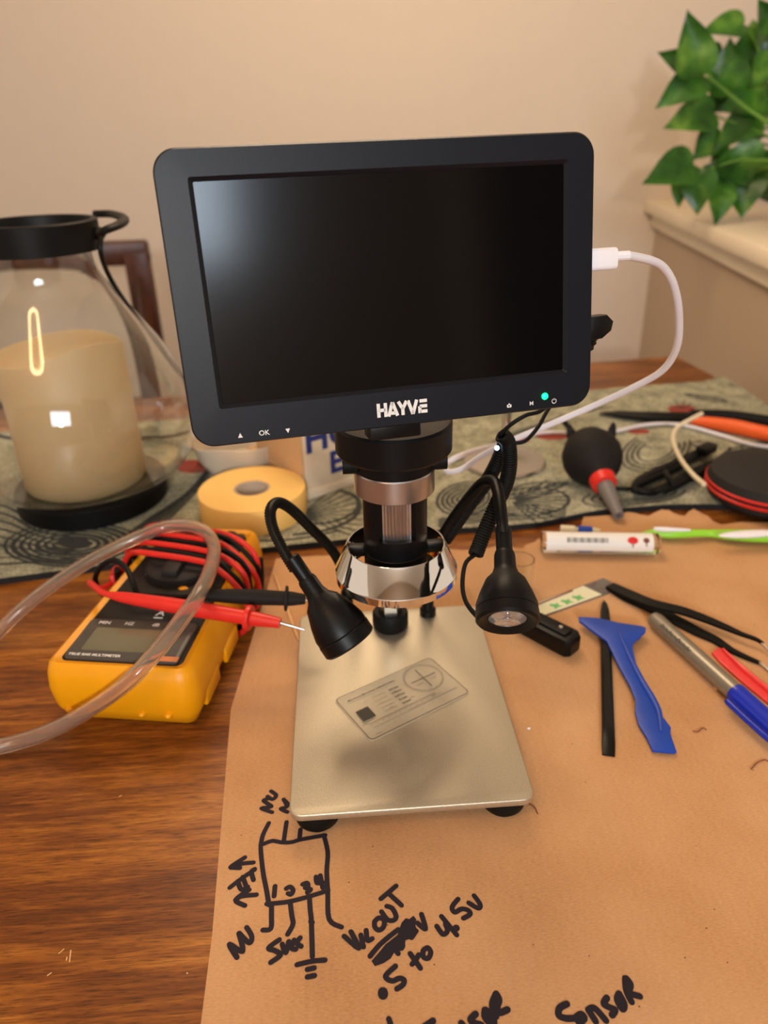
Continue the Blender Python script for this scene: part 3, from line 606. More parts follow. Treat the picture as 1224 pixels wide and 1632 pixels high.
# gooseneck lamps
def gooseneck(path, rg, neck0, head0, head1, R, lens_vis):
    g = MB(); pts = smooth_path([V(p) for p in path], 14); ln = [0.0]
    for a, b in zip(pts, pts[1:]): ln.append(ln[-1] + (b - a).length)
    n = int(ln[-1] / 0.0008); q = []; rr = []; j = 0
    for i in range(n + 1):
        s = ln[-1] * i / n
        while j < len(pts) - 2 and ln[j + 1] < s: j += 1
        f = (s - ln[j]) / max(ln[j + 1] - ln[j], 1e-9); q.append(pts[j].lerp(pts[j + 1], f)); rr.append(rg * (1.0 if i % 2 else 0.82))
    g.tube(q, rr, seg=14)
    o = P('gooseneck', g, 'black', ms, sharp=80)
    ax = along(neck0, head1); L = (V(head1) - V(neck0)).length; h = (V(head0) - V(neck0)).length
    lh = P('lamp_head', MB().lathe([(rg, -0.014), (rg * 1.3, -0.013), (rg * 1.25, 0.0), (0.0046, 0.0), (0.0052, 0.002), (0.0054, h * .55), (0.0066, h * .78), (0.0098, h), (R * .86, h + (L - h) * .32), (R * .985, h + (L - h) * .58), (R * .985, h + (L - h) * .70), (R * .965, h + (L - h) * .71), (R, h + (L - h) * .73), (R, L - 0.0012), (R - 0.0012, L), (R - 0.003, L - 0.0006), (R * .62, L - 0.0022), (R * .60, L - 0.004), (0, L - 0.004)], seg=48, m=ax), 'housing', ms, sharp=25)
    P('reflector', MB().lathe([(R * .58, L - 0.0022), (R * .40, L - 0.0032), (R * .16, L - 0.0038), (R * .12, L - 0.0024), (0, L - 0.0018)], seg=32, m=ax), 'chrome', lh, label='shiny lamp reflector')
    P('lamp_lens', MB().lathe([(R * .60, L - 0.0020), (R * .45, L - 0.0010), (0, L - 0.0006)], seg=32, m=ax), 'lglass', lh)
    return o
lb = V((-0.0280, 0.0790, PZ))
gl = gooseneck([lb, lb + V((0.0, 0, 0.012)), D(552, 938, .497), D(546, 908, .484), D(528, 875, 0.468), D(500, 846, 0.450), D(465, 812, 0.434), D(443, 801, 0.424), D(431, 814, 0.416), D(435, 842, 0.411), D(452, 878, 0.407), D(470, 908, 0.404)], 0.0033,
          D(487, 921, 0.402), D(516, 957, 0.404), D(559, 1027, 0.404), 0.0152, False)
rb = V((0.0262, 0.0766, PZ))
gr = gooseneck([rb, rb + V((0.0, 0, 0.03)), V((0.0275, 0.074, 0.075)), D(700, 858, 0.458), D(722, 826, 0.444), D(748, 792, 0.425), D(770, 769, 0.408), D(787, 768, 0.395), D(795, 790, 0.384), D(800, 830, 0.374), D(802, 850, 0.372)], 0.0032,
          D(804, 880, 0.368), D(806, 928, 0.361), D(809, 993, 0.3480), 0.0149, True)
for b in (lb, rb):
    P('lamp_socket', MB().lathe([(0, PZ), (0.0055, PZ), (0.0055, PZ + 0.004), (0.004, PZ + 0.005), (0.004, PZ + 0.02), (0, PZ + 0.02)], m=tl(b.x, b.y)), 'black', ms)

# calibration card on the plate
cc = [T(530, 1114, PZ + .0012), T(593, 1182, PZ + .0012), T(747, 1103, PZ + .0012), T(688, 1046, PZ + .0012)]
cen = sum(cc, V()) / 4; ux = ((cc[2] - cc[1]) + (cc[3] - cc[0])).normalized(); uy = V((-ux.y, ux.x, 0))
cw = ((cc[2] - cc[1]).length + (cc[3] - cc[0]).length) / 4; chh = ((cc[1] - cc[0]).length + (cc[3] - cc[2]).length) / 4
MC = frame(V((cen.x, cen.y, PZ)), ux, uy, V((0, 0, 1)))
k_ = thing('calibration_card', 'clear plastic calibration card with crosshair circle on the metal base', 'card', (cen.x, cen.y, PZ))
P('film', MB().prism(rrect(-cw, -chh, cw, chh, 0.003, 5), 0.0001, 0.0009, m=MC), 'film', k_, label='transparent plastic sheet')
pr = MB(); zc = 0.0011; sx, sy = cw, chh
def cs(p, wd, sm=0): pr.stroke([(a * sx, b * sy) for a, b in p], wd, zc, 0, MC, sm)
rim = rrect(-cw + .0006, -chh + .0006, cw - .0006, chh - .0006, 0.0026, 4); pr.stroke(rim + [rim[0]], 0.0004, zc, 0, MC)
def circ(cx, cy, r, wd): pr.stroke([(cx * sx + r * math.cos(i * PI / 18), cy * sy + r * math.sin(i * PI / 18)) for i in range(37)], wd, zc, 0, MC)
circ(0.56, 0.30, chh * .60, 0.0002); circ(0.56, 0.30, chh * .56, 0.00016)
cx0, cy0, rr0 = 0.56 * sx, 0.30 * sy, chh * .42
pr.stroke([(cx0 - rr0, cy0), (cx0 + rr0, cy0)], 0.00055, zc, 0, MC); pr.stroke([(cx0, cy0 - rr0), (cx0, cy0 + rr0)], 0.00055, zc, 0, MC)
pr.poly([(-0.86 * sx, -0.25 * sy), (-0.86 * sx, 0.20 * sy), (-0.62 * sx, 0.20 * sy), (-0.62 * sx, -0.25 * sy)], zc, 0, MC)
pr.text('Microscope Micrometer Calibration Ruler', 0.0019, MC @ tl(-0.36 * sx, 0.70 * sy, zc), align='CENTER', bold=0.00003)
for i, t_ in enumerate(['0.01mm', '0.05mm', '0.07mm', '0.1mm', '0.2mm']):
    pr.text(t_, 0.0020, MC @ tl(-0.02 * sx, (0.42 - 0.17 * i) * sy, zc), bold=0.00006); cs([(-0.45, 0.42 - 0.17 * i), (-0.20, 0.42 - 0.17 * i)], 0.00018)
for i in range(60): cs([(-0.8 + i * 0.022, -0.42), (-0.8 + i * 0.022, -0.48 - (0.06 if i % 5 == 0 else 0))], 0.00012)
cs([(-0.8, -0.42), (0.5, -0.42)], 0.00018); cs([(-0.8, -0.62), (0.9, -0.62)], 0.00014)
for i in range(40): cs([(-0.1 + i * 0.025, -0.62), (-0.1 + i * 0.025, -0.56)], 0.00012)
for x, y, t_ in ((-0.86, -0.38, '0.01mm'), (-0.3, -0.2, '1mm'), (0.12, -0.2, '0.1mm'), (-0.45, -0.78, '0'), (0.1, -0.78, '5'), (0.5, -0.5, 'DIV 0.1mm'), (0.42, 0.12, '0.01mm'), (0.72, 0.14, 'X-Y 0.1'), (-0.6, 0.4, '1.0'), (-0.8, -0.86, '0-1mm')):
    pr.text(t_, 0.0013, MC @ tl(x * sx, y * sy, zc))
P('print', pr, 'cardink', k_)

# cables of the microscope
ep = MM @ V((0.0915, 0.0036, -0.007))
xu = mx
uc = thing('usb_cable', 'white usb cable plugged into the right side of the screen', 'cable', ep)
mU = frame(ep, my, -mn, mx) if False else frame(ep, my, mn, mx)
P('plug', MB().prism(rrect(-0.0049, -0.0028, 0.0049, 0.0028, 0.0022, 4), 0.0, 0.0142, bev=0.0008, m=mU), 'whitep', uc)
e2 = ep + mx * 0.0142 + my * 0.0008
P('strain_relief', MB().tube([e2, e2 + mx * 0.0065], 0.00215), 'whitep', uc)
d0 = (e2 - CAM).dot(AX[2])
P('cord', MB().tube([e2 + mx * 0.006, D(1037, 415, d0 + .010), D(1058, 427, d0 + .018), D(1074, 455, d0 + .028), D(1082, 500, d0 + .044), D(1079, 552, d0 + .065), D(1056, 590, d0 + .085), D(1010, 617, d0 + .105), D(950, 645, d0 + .125), D(885, 673, d0 + .135), D(820, 700, d0 + .145), D(770, 725, d0 + .150), D(735, 748, d0 + .15),
                  D(712, 751, d0 + .155), D(713, 738, d0 + .17), D(745, 722, d0 + .20), T(800, 706, RZ + 0.010), T(860, 690, RZ + .004), T(920, 690, RZ + .0035), T(975, 688, RZ + .0035), T(1030, 677, RZ + .0035), T(1085, 677, RZ + .0035), T(1150, 694, RZ + .0035), T(1200, 709, RZ + .0035), T(1270, 716, RZ + .0035)], 0.0020, sm=8, seg=12), 'cable', uc)
# black plug and curly lamp cords
pp = MM @ V((0.0915, -0.0262, -0.008))
lc = thing('curly_lamp_cord', 'black curly cord hanging from the plug right of the screen to the lamps', 'cord', pp)
P('plug', MB().prism([(-0.0058, 0.0), (0.0050, 0.0), (0.0054, 0.009), (0.0022, 0.0122), (-0.0020, 0.0112), (-0.0052, 0.0068)], -0.0048, 0.0048, bev=0.001, m=frame(pp, my, mx, -mn)), 'black', lc)
sr = [pp + mx * 0.004 - my * 0.004 + mn * -0.001, pp + mx * 0.0015 - my * 0.0095 - mn * .002, pp - mx * 0.003 - my * 0.0145 - mn * .006]
P('strain_relief', MB().tube(sr, [0.0036 if i % 2 else 0.0029 for i in range(13)], sm=6), 'rubber', lc)
c1 = [D(800, 694, .392), D(810, 706, .395), D(812, 740, .398), D(806, 772, .402), D(790, 806, .404), D(772, 848, .402), D(758, 884, .398)]
P('coil', MB().tube(coil(c1, 0.0034, 58), 0.00088, seg=7), 'rubber', lc, sharp=60)
P('cord', MB().tube([sr[-1], D(900, 600, .40), D(868, 650, .39), D(838, 662, .385), D(815, 676, .386), D(798, 692, .390)], 0.0011, sm=8), 'rubber', lc)
P('lamp_wire', MB().tube([D(757, 884, .398), D(742, 898, .395), D(737, 930, .385), D(742, 958, .375), D(758, 980, .364), D(772, 990, .356)], 0.0012, sm=8), 'rubber', lc)
c2 = [D(806, 704, .402), D(792, 738, .412), D(775, 768, .422), D(750, 802, .436), D(728, 834, .450), D(710, 860, .460)]
P('coil', MB().tube(coil(c2, 0.0034, 50), 0.00088, seg=7), 'rubber', lc, sharp=60)
P('cord', MB().tube([pp - mx * 0.006 - my * 0.02 - mn * .008, D(905, 610, .42), D(874, 652, .41), D(858, 680, .405), D(838, 702, .402), D(822, 706, .402), D(808, 706, .402)], 0.0011, sm=8), 'rubber', lc)
P('indicator_light', MB().sphere(D(792, 714, .398), 0.0013), 'bled', lc, label='tiny glowing blue-white light')

# ================================================================== MULTIMETER
MR = math.radians(-10.2)
mlx, mly = -0.1625, 0.004
mm = thing('multimeter', 'digital multimeter in a yellow rubber holster lying on the wood', 'multimeter', (mlx, mly, TZ), MR)
ML = MWS[mm.name]
Lh = 0.176
def outl(inset, wf=0.0470, wb=0.0420, r=0.012, y0=0.0, y1=Lh):
    a = wf - inset; b = wb - inset; ya = y0 + inset; yb = y1 - inset; r = max(r - inset, 0.004); o = []
    for (x, y, w_, an) in ((a - r, ya + r, 1, -PI / 2), (b - r, yb - r, 1, 0), (-(b - r), yb - r, 1, PI / 2), (-(a - r), ya + r, 1, PI)):
        for j in range(7): o.append((x + r * math.cos(an + PI / 2 * j / 6), y + r * math.sin(an + PI / 2 * j / 6)))
    return o
hb = MB(); lv = [(outl(0.012), 0.0), (outl(0.006), 0.004), (outl(0.0015), 0.014), (outl(0.0), 0.026), (outl(0.001), 0.036), (outl(0.003), 0.042), (outl(0.006), 0.0445), (outl(0.010), 0.0435), (outl(0.012), 0.036), (outl(0.012), 0.020)]
n = 28; vs = []; fs = []
for pl, z in lv:
    for (x, y) in pl:
        dip = 0.0
        if z > 0.03 and 0.03 < y < 0.165: dip = 0.018 * min(1, (y - 0.03) / 0.03) * min(1, (0.165 - y) / 0.02)
        vs.append((x, y, z - dip))
for k in range(len(lv) - 1): fs += [(k * n + i, k * n + (i + 1) % n, (k + 1) * n + (i + 1) % n, (k + 1) * n + i) for i in range(n)]
fs.append(tuple(range(n))[::-1]); hb._merge(vs, fs, 0, True)
for x in (-0.033, -0.019, 0.012, 0.028): hb.sphere((x, 0.0015, 0.014), (0.0024, 0.003, 0.0018)); hb.tube([(x + .001, 0.003, 0.013), (x + .0035, 0.0085, 0.004)], 0.0016, seg=8)
for y in (0.03, 0.07): hb.box((0.0440, y, 0.014), (0.004, 0.026, 0.012), bev=0.0015)
hol = P('holster', hb, 'yellow', mm, local=True, label='yellow rubber holster', sharp=50)
bd = MB(); bo = lambda i, a=0.0380, b=0.0325: outl(i, a, b, 0.006, 0.0075, 0.166)
bd.prism(bo(0.0), 0.006, 0.0440, bev=0.0025); body = P('body', bd, 'meter', mm, local=True)
bz = MB(); bz.prism(rrect(-0.0345, 0.010, 0.0345, 0.048, 0.003), 0.0435, 0.0462, bev=0.0008)
P('display_bezel', bz, 'bezel', mm, local=True, label='grey display bezel')
ld_ = MB(); ld_.prism(rrect(-0.0265, 0.0165, 0.0265, 0.0385, 0.001), 0.0455, 0.0465)
P('display', ld_, 'lcd', mm, local=True, label='dull grey-green display')
mk = MB()
for x, y, t_, z_, zz_ in ((-0.024, .0435, 'MIN', .0042, .0464), (-0.008, .0435, 'HZ', .0042, .0464), (0.009, .0435, 'dB', .0042, .0464), (-0.010, 0.073, 'V', .005, .0444), (-0.020, 0.104, 'Hz', .005, .0444)):
    P('printed_mark', MB().text(t_, z_, tl(x, y, zz_), bold=0.0001), 'white', mm, local=True)
mk.text('TRUE RMS MULTIMETER', 0.0030, tl(-0.016, 0.0122, 0.0464), bold=0.0001)
P('printed_mark', MB().text('A', 0.008, tl(0.006, 0.0585, 0.0444), bold=0.0002).box((0.006, 0.0538, 0.0443), (0.006, 0.0006, 0.0003)), 'white', mm, local=True)
P('printed_mark', mk, 'white', mm, local=True)
P('nameplate', MB().box((0.0265, 0.0122, 0.0463), (0.0165, 0.0040, 0.0004)), 'orange', mm, local=True, label='orange label')
P('push_button', MB().sphere((0.010, 0.088, 0.0440), (0.0035, 0.0022, 0.0012)), 'yellow', mm, local=True, label='small yellow button')
P('dial', MB().lathe([(0, 0.044), (0.024, 0.044), (0.0235, 0.049), (0.021, 0.0505), (0, 0.0505)], m=tl(0, 0.112)).box((0, 0.112, 0.0525), (0.012, 0.042, 0.006), bev=0.002), 'meter', mm, local=True)
for x in (-0.022, -0.007, 0.008, 0.022): P('socket', MB().lathe([(0.0035, 0.044), (0.0055, 0.044), (0.0055, 0.0485), (0.0032, 0.0485), (0.0032, 0.044)], seg=20, m=tl(x, 0.155)), 'black', mm, local=True)
# test leads wound around the meter
def loops(y0, y1, turns, ph, grow, tw=0.0):
    o = []; n = int(turns * 16)
    for i in range(n + 1):
        t = i / n; a = ph + 2 * PI * turns * t; c, s = math.cos(a), math.sin(a)
        hx = 0.0475 + grow + 0.002 * math.sin(a * 3 + i * .2); e = 0.62
        x = hx * math.copysign(abs(c) ** e, c); z = 0.0265 + (0.0290 + grow * .6) * math.copysign(abs(s) ** 0.75, s)
        z = max(z, 0.0022); y = y0 + (y1 - y0) * t + tw * math.cos(a) - 0.004 * max(0, s) * c
        o.append(ML @ V((x, y, z)))
    return o
def probe(a, b, tip, par, c, wire_r=0.0019):
    ax = along(a, b); L = (V(b) - V(a)).length
    P('probe_handle', MB().lathe([(0.0, 0), (0.0024, 0), (0.0034, L * .06), (0.0040, L * .16), (0.0048, L * .35), (0.0050, L * .55), (0.0046, L * .76), (0.0046, L * .80), (0.0078, L * .805), (0.0080, L * .815), (0.0078, L * .83), (0.0046, L * .835), (0.0044, L * .88), (0.0032, L), (0, L)], seg=24, m=ax), c, par)
    P('probe_tip', MB().tube([b, tip], [0.0011, 0.0011, 0.0009, 0.0004], sm=4), 'steel', par, label='bare metal probe tip')
rl = thing('test_lead', 'red test lead wound around the yellow multimeter', 'test lead', ML @ V((0, 0.12, 0.05)), group=None)
ra, rb_ = T(178, 949, .0560), T(447, 993, .0480)
pr_ = loops(0.096, 0.150, 4, 2.9, 0.003, -0.012)
P('wire', MB().tube([ra + (ra - rb_).normalized() * -0.004, T(165, 945, .054), T(150, 934, .050), T(143, 928, .044), T(160, 938, .036), T(182, 925, .028), T(186, 905, .030)] + pr_, 0.0021, sm=3, seg=8), 'red', rl)
probe(ra, rb_, T(486, 1004, .0440), rl, 'red')
P('banana_plug', MB().tube([T(246, 856, .049), T(262, 853, .050)], [0.0065, 0.0062], seg=16).tube([T(258, 854, .050), T(300, 860, .050), T(330, 864, .049)], [0.0050, 0.0042, 0.0030], sm=3, seg=14), 'red', rl)
kl = thing('test_lead', 'black test lead wound around the yellow multimeter', 'test lead', ML @ V((0, 0.125, 0.05)))
ka, kb_ = T(318, 948, .0575), T(487, 955, .0510)
pk = loops(0.101, 0.156, 3.6, 2.7, 0.0012, -0.010)
P('wire', MB().tube([ka, T(290, 952, .053), T(255, 950, .050), T(222, 948, .050), T(212, 930, .056), T(203, 908, .060), T(184, 893, .060), T(164, 900, .052), T(152, 920, .040), T(158, 940, .028), T(172, 950, .012), T(190, 930, .010)] + pk, 0.0019, sm=3, seg=8), 'rubber', kl)
probe(ka, kb_, T(503, 958, .0490), kl, 'softrub')
# clear tube
ct = [(-90, 1196, .004), (-30, 1194, .003), (30, 1182, .003), (90, 1160, .010), (150, 1126, .026), (205, 1086, .045), (248, 1040, .056), (285, 993, .064), (318, 945, .071), (336, 905, .068), (341, 872, .063), (328, 849, .061), (300, 838, .060), (262, 840, .059), (215, 858, .055), (150, 890, .045), (80, 935, .030), (30, 975, .016), (-20, 1025, .004), (-90, 1090, .003)]
cp = smooth_path([T(*p) for p in ct], 8)
tg = MB(); tg.recalc = False; tg.tube(cp, 0.0046, seg=20)
o_ = MB(); o_.tube(cp, 0.0031, seg=20)
for f in o_.bm.faces: f.normal_flip()
me_ = bpy.data.meshes.new('x'); o_.bm.to_mesh(me_); o_.bm.free(); tg.bm.from_mesh(me_); bpy.data.meshes.remove(me_)
for f in list(tg.bm.faces):
    if len(f.verts) > 4: tg.bm.faces.remove(f)
tag(P('clear_tube', tg, 'vinyl'), 'clear flexible plastic tube looping over the yellow multimeter', 'tube')

# ================================================================== LANTERN
LX, LY = -0.265, 0.318
Lm = tl(LX, LY, 0)
ln_ = thing('hurricane_lantern', 'glass hurricane lantern with black metal rim and wire handle', 'lantern', (LX, LY, RZ))
P('base', MB().lathe([(0, RZ), (0.066, RZ), (0.068, RZ + .002), (0.068, RZ + .017), (0.066, RZ + .019), (0, RZ + .019)], seg=64, m=Lm), 'blackm', ln_)
gp = [(0.045, 0.232), (0.0455, 0.218), (0.0475, 0.207), (0.054, 0.193), (0.0625, 0.179), (0.0735, 0.162), (0.0845, 0.145), (0.0945, 0.126), (0.1015, 0.105), (0.1035, 0.085), (0.1025, 0.064), (0.0955, 0.045), (0.083, 0.032), (0.066, 0.0245), (0.040, 0.0222), (0.0, 0.0222)]
gi = [(max(r - 0.0022, 0), z + (0.002 if r < 0.08 and z < 0.05 else 0)) for r, z in gp]
gg = [V((r, z, 0)) for r, z in gp]; g2 = [(p.x, p.y) for p in smooth_path(gg, 3)]; gi2 = [(p.x, p.y) for p in smooth_path([V((r, z, 0)) for r, z in gi], 3)]
P('glass_globe', MB().lathe(g2 + gi2[::-1], seg=96, m=Lm), 'glass', ln_, sharp=80, label='clear glass globe')
P('rim', MB().lathe([(0.0465, 0.228), (0.0495, 0.2285), (0.0495, 0.2505), (0.0485, 0.2515), (0.0445, 0.2515), (0.0438, 0.2500), (0.0440, 0.229), (0.0465, 0.228)], seg=64, m=Lm), 'blackm', ln_, sharp=40)
P('handle_lug', MB().sphere((LX + 0.0515, LY - 0.002, 0.2405), 0.0050), 'blackm', ln_)
P('handle_lug', MB().sphere((LX - 0.0515, LY, 0.2405), 0.0050), 'blackm', ln_)
P('wire_handle', MB().tube([(LX + .0535, LY - .002, .2405), T(160, 400, .228), TY(172, 436, LY + .004), TY(197, 478, LY + .008), TY(240, 534, LY + .01), TY(288, 598, LY + .012), (LX + .116, LY + .03, .085), (LX + .112, LY + .07, .045), (LX + .08, LY + .118, .02), (LX, LY + .145, RZ + .003), (LX - .08, LY + .118, .02), (LX - .112, LY + .07, .045), (LX - .118, LY + .02, .10), (LX - .09, LY, .17), (LX - .0535, LY, .2405)], 0.0021, sm=6), 'blackm', ln_)
P('carry_loop', MB().tube([T(150, 341, .2495), T(176, 341, .2495), T(194, 346, .2495), T(198, 352, .2490), T(188, 359, .2485), T(170, 366, .2470), T(158, 372, .2440)], [0.0038, 0.0042, 0.0040, 0.0036], sm=5, flat=0.8), 'blackm', ln_)
cd_ = thing('candle', 'thick ivory pillar candle with wavy rim inside the glass lantern', 'candle', (LX, LY, 0.0245))
def wv(r, z, a):
    if z > 0.1: z = z - 0.0045 + 0.0115 * math.exp(-(((a + 0.75 + PI) % (2 * PI) - PI) / 0.75) ** 2) + 0.0045 * math.exp(-(((a - 1.5 + PI) % (2 * PI) - PI) / 0.8) ** 2) - 0.003 * math.exp(-(((a + 2.0 + PI) % (2 * PI) - PI) / 0.6) ** 2)
    return r, z
P('wax', MB().lathe([(0, 0.0246), (0.0525, 0.0246), (0.0540, 0.027), (0.0540, 0.090), (0.0540, 0.150), (0.0525, 0.1512), (0.0500, 0.1490), (0.047, 0.142), (0.040, 0.137), (0.0, 0.135)], seg=72, m=tl(LX - .003, LY, 0), wob=wv), 'candle', cd_, sharp=60)

# ================================================================== TAPE, BOX, PAPER, CANDLESTICK
tx, ty = -0.1095, 0.272
tp = thing('tape_roll', 'roll of yellow masking tape lying flat on the runner', 'tape', (tx, ty, RZ))
P('tape', MB().lathe([(0.0185, RZ), (0.0475, RZ), (0.0480, RZ + .0008), (0.0480, RZ + .0232), (0.0475, RZ + .024), (0.0165, RZ + .024), (0.0165, RZ)], seg=72, m=tl(tx, ty)), 'tape', tp)
P('core', MB().lathe([(0.0165, RZ + .0002), (0.0165, RZ + .0235), (0.0145, RZ + .0235), (0.0140, RZ + .0225), (0.0140, RZ + .0002)], seg=48, m=tl(tx, ty)).lathe([(0.014, RZ + .004), (0.0, RZ + .004)], seg=32, m=tl(tx, ty)), 'tapec', tp, label='greyish cardboard core')
b0 = T(490, 797, RZ); b1 = T(585, 764, RZ); bd_ = (b1 - b0).normalized(); bn_ = V((-bd_.y, bd_.x, 0))
bmx = frame(V((b0.x, b0.y, RZ)), bd_, bn_, V((0, 0, 1)))
bx = thing('carton', 'small white cardboard carton with blue capital letters behind the tape', 'box', (b0.x, b0.y, RZ))
P('carton_body', MB().box((0.055, 0.045, 0.044), (0.11, 0.09, 0.070), 0, 0.0008, bmx).box((0.055, 0.045, 0.0045), (0.114, 0.094, 0.009), 0, 0.001, bmx), 'box', bx)
P('side_flap', MB().box((-0.0012, 0.044, 0.044), (0.0012, 0.086, 0.068), 0, 0.0003, bmx).prism([(0, 0), (0.07, 0.0), (0.075, 0.02), (0.065, 0.045), (0, 0.068)], 0, 0.001, m=bmx @ Matrix.Translation((-0.0022, 0.088, 0.009)) @ Matrix(((0, 0, 1, 0), (-0.0, 0, 0, 0), (0, 1, 0, 0), (0, 0, 0, 1))) if False else bmx @ tl(-0.003, 0.04, 0.02)), 'boxin', bx, label='tan side flap')
bl_ = MB(); fz = frame(V((b0.x, b0.y, RZ)) - bn_ * 0.0003, bd_, V((0, 0, 1)), -bn_)
bl_.text('HO', 0.036, fz @ tl(0.0015, 0.0575, 0), bold=0.0012, align='LEFT'); bl_.text('E', 0.030, fz @ tl(0.0270, 0.0285, 0), bold=0.0012, align='LEFT')
P('lettering', bl_, 'blue', bx, label='navy blue capital letters')
wb = V((-0.130, 0.372, RZ))
pb = MB().lathe([(0.0, 0), (0.026, 0.0), (0.036, 0.006), (0.043, 0.02), (0.046, 0.036), (0.045, 0.0365), (0.041, 0.021), (0.034, 0.008), (0.0, 0.004)], seg=48, m=tl(*wb), wob=lambda r, z, a: (r * (1 + .05 * math.sin(5 * a + z * 60)), z * (1 + .06 * math.sin(3 * a))))
tag(P('paper_bowl', pb, 'bag'), 'crinkled off-white paper bowl between the tape and the carton', 'bowl')
cx_, cy_ = 0.1375, 0.353
ck = thing('candlestick', 'silver metal candlestick on a round foot behind the curly cord', 'candlestick', (cx_, cy_, RZ))
P('foot', MB().lathe([(0, RZ), (0.0405, RZ), (0.042, RZ + .0015), (0.040, RZ + .0035), (0.030, RZ + .0050), (0.012, RZ + .008), (0.006, RZ + .012), (0, RZ + .012)], seg=64, m=tl(cx_, cy_)), 'steel', ck)
P('stem', MB().lathe([(0.006, RZ + .010), (0.0045, RZ + .018), (0.0075, RZ + .026), (0.004, RZ + .034), (0.006, RZ + .06), (0.010, RZ + .085), (0.004, RZ + .10), (0.012, RZ + .112), (0.012, RZ + .125), (0, RZ + .125)], seg=32, m=tl(cx_, cy_)), 'chrome', ck)

# ================================================================== BLOWER, CABLES, POUCH, PLIERS
bc = D(940, 726, 0.660); tipb = T(986, 822, 0.006)
bw_ = thing('air_blower', 'black rubber bulb air blower with red collar and grey nozzle', 'air blower', (bc.x, bc.y, RZ))
rB = 0.0280; bc = T(943, 727, RZ + rB); ax = along(bc, tipb)
P('bulb', MB().lathe([(0, -rB), (rB * .4, -rB * .92), (rB * .75, -rB * .66), (rB * .96, -rB * .25), (rB, 0.04 * rB), (rB * .95, rB * .35), (rB * .78, rB * .68), (rB * .55, rB * .90), (rB * .42, rB * 1.08), (rB * .40, rB * 1.15), (0, rB * 1.15)], seg=48, m=ax), 'softrub', bw_)
for s in (-1, 1):
    q = bc + V((s * rB * .62 + .004, rB * .55, rB * .45)); P('tail_fin', MB().tube([q - V((0, 0, .006)), q + V((s * .003, .004, .006)), q + V((s * .004, .006, .012))], [0.006, 0.004, 0.0012], sm=3, flat=0.5), 'softrub', bw_)
P('collar', MB().lathe([(rB * .40, rB * 1.08), (rB * .43, rB * 1.12), (rB * .40, rB * 1.42), (rB * .34, rB * 1.46), (0, rB * 1.46)], seg=32, m=ax), 'red', bw_, label='red collar')
L = (tipb - bc).length
P('nozzle', MB().lathe([(rB * .28, rB * 1.42), (rB * .27, rB * 1.7), (0.0066, rB * 2.0), (0.0052, L * .9), (0.0048, L), (0.0024, L), (0.0024, L * .9), (0, L * .9)], seg=24, m=ax), 'greyp', bw_, label='grey plastic nozzle')
# black cable bundle
bk_ = MB(); random.seed(3)
for k in range(7):
    o = random.uniform(-4, 4); z = RZ + 0.0022 + 0.0032 * (k % 3)
    bk_.tube([T(1128 + o, 714 + o, z), T(1095 + o, 728 + k * 2, z), T(1055, 745 + k * 2.2, z), T(1022 + o, 762 + k * 2, z), T(1012 + o * .6, 776 + k, z), T(1030, 785 + o, z), T(1065, 772 + k * 1.5, z), T(1100, 752 + k * 2, z), T(1140, 735 + k, z)], 0.0026, sm=6, seg=8)
bk_.tube([T(1015, 778, RZ + .003), T(985, 779, RZ + .003), T(960, 772, RZ + .003), T(930, 765, RZ + .003)], 0.002, sm=5, seg=8)
bk_.tube([T(1060, 752, RZ + .013), T(1066, 762, RZ + .015), T(1076, 774, RZ + .010)], 0.0028, sm=3)
cbun = thing('cable_bundle', 'tied bundle of black cable between the blower and the black pouch', 'cable', T(1075, 760, RZ))
P('cord', bk_, 'rubber', cbun)
P('connector', MB().box((0, 0, 0.007), (0.012, 0.009, 0.022), bev=0.0015, m=along(T(1132, 713, RZ + .012), T(1112, 722, RZ + .012))), 'black', cbun)
P('connector_shell', MB().box((0, 0, 0.006), (0.010, 0.0045, 0.012), bev=0.0006, m=along(T(1118, 712, RZ + .014), T(1105, 702, RZ + .014))), 'steel', cbun)
# black cord peeking left of the blower
tag(P('rubber_hose', MB().tube([T(896, 668, RZ + .016), T(904, 678, RZ + .012), T(916, 692, RZ + .006), T(925, 700, RZ + .003)], 0.0032, sm=4), 'rubber'), 'short dark rubber cord end standing behind the black blower', 'cord')
# cream wire
tag(P('cream_wire', MB().tube([T(1119, 659, .030), T(1098, 670, .026), T(1078, 683, .021), T(1073, 702, .020), T(1084, 730, .022), T(1103, 755, .024), T(1122, 772, .026)], 0.0022, sm=8), 'cream'), 'short cream-coloured curved wire leaning on the black pouch', 'wire')
# pouch
pc = T(1212, 800, RZ); pu = thing('zip_pouch', 'round black fabric pouch with red zip trim on the runner', 'pouch', (0.3570, 0.247, RZ))
px_, py_ = 0.3570, 0.247
P('pouch_body', MB().lathe([(0, RZ), (0.046, RZ), (0.052, RZ + .005), (0.0535, RZ + .0115)], seg=56, m=tl(px_, py_)).lathe([(0.0535, RZ + .0165), (0.051, RZ + .025), (0.044, RZ + .030), (0.025, RZ + .032), (0, RZ + .0325)], seg=56, m=tl(px_, py_)).lathe([(0.0535, RZ + .0115), (0.0515, RZ + .0125), (0.0515, RZ + .0155), (0.0535, RZ + .0165)], seg=56, m=tl(px_, py_)), 'pouch', pu)
P('zip_trim', MB().lathe([(0.0537, RZ + .0098), (0.0545, RZ + .0105), (0.0545, RZ + .0122), (0.0537, RZ + .0128)], seg=56, m=tl(px_, py_)).lathe([(0.0537, RZ + .0152), (0.0545, RZ + .0158), (0.0545, RZ + .0170), (0.0537, RZ + .0178)], seg=56, m=tl(px_, py_)), 'red', pu, label='red zip trim')
zp = V((px_ - 0.022, py_ - 0.051, RZ + .014))
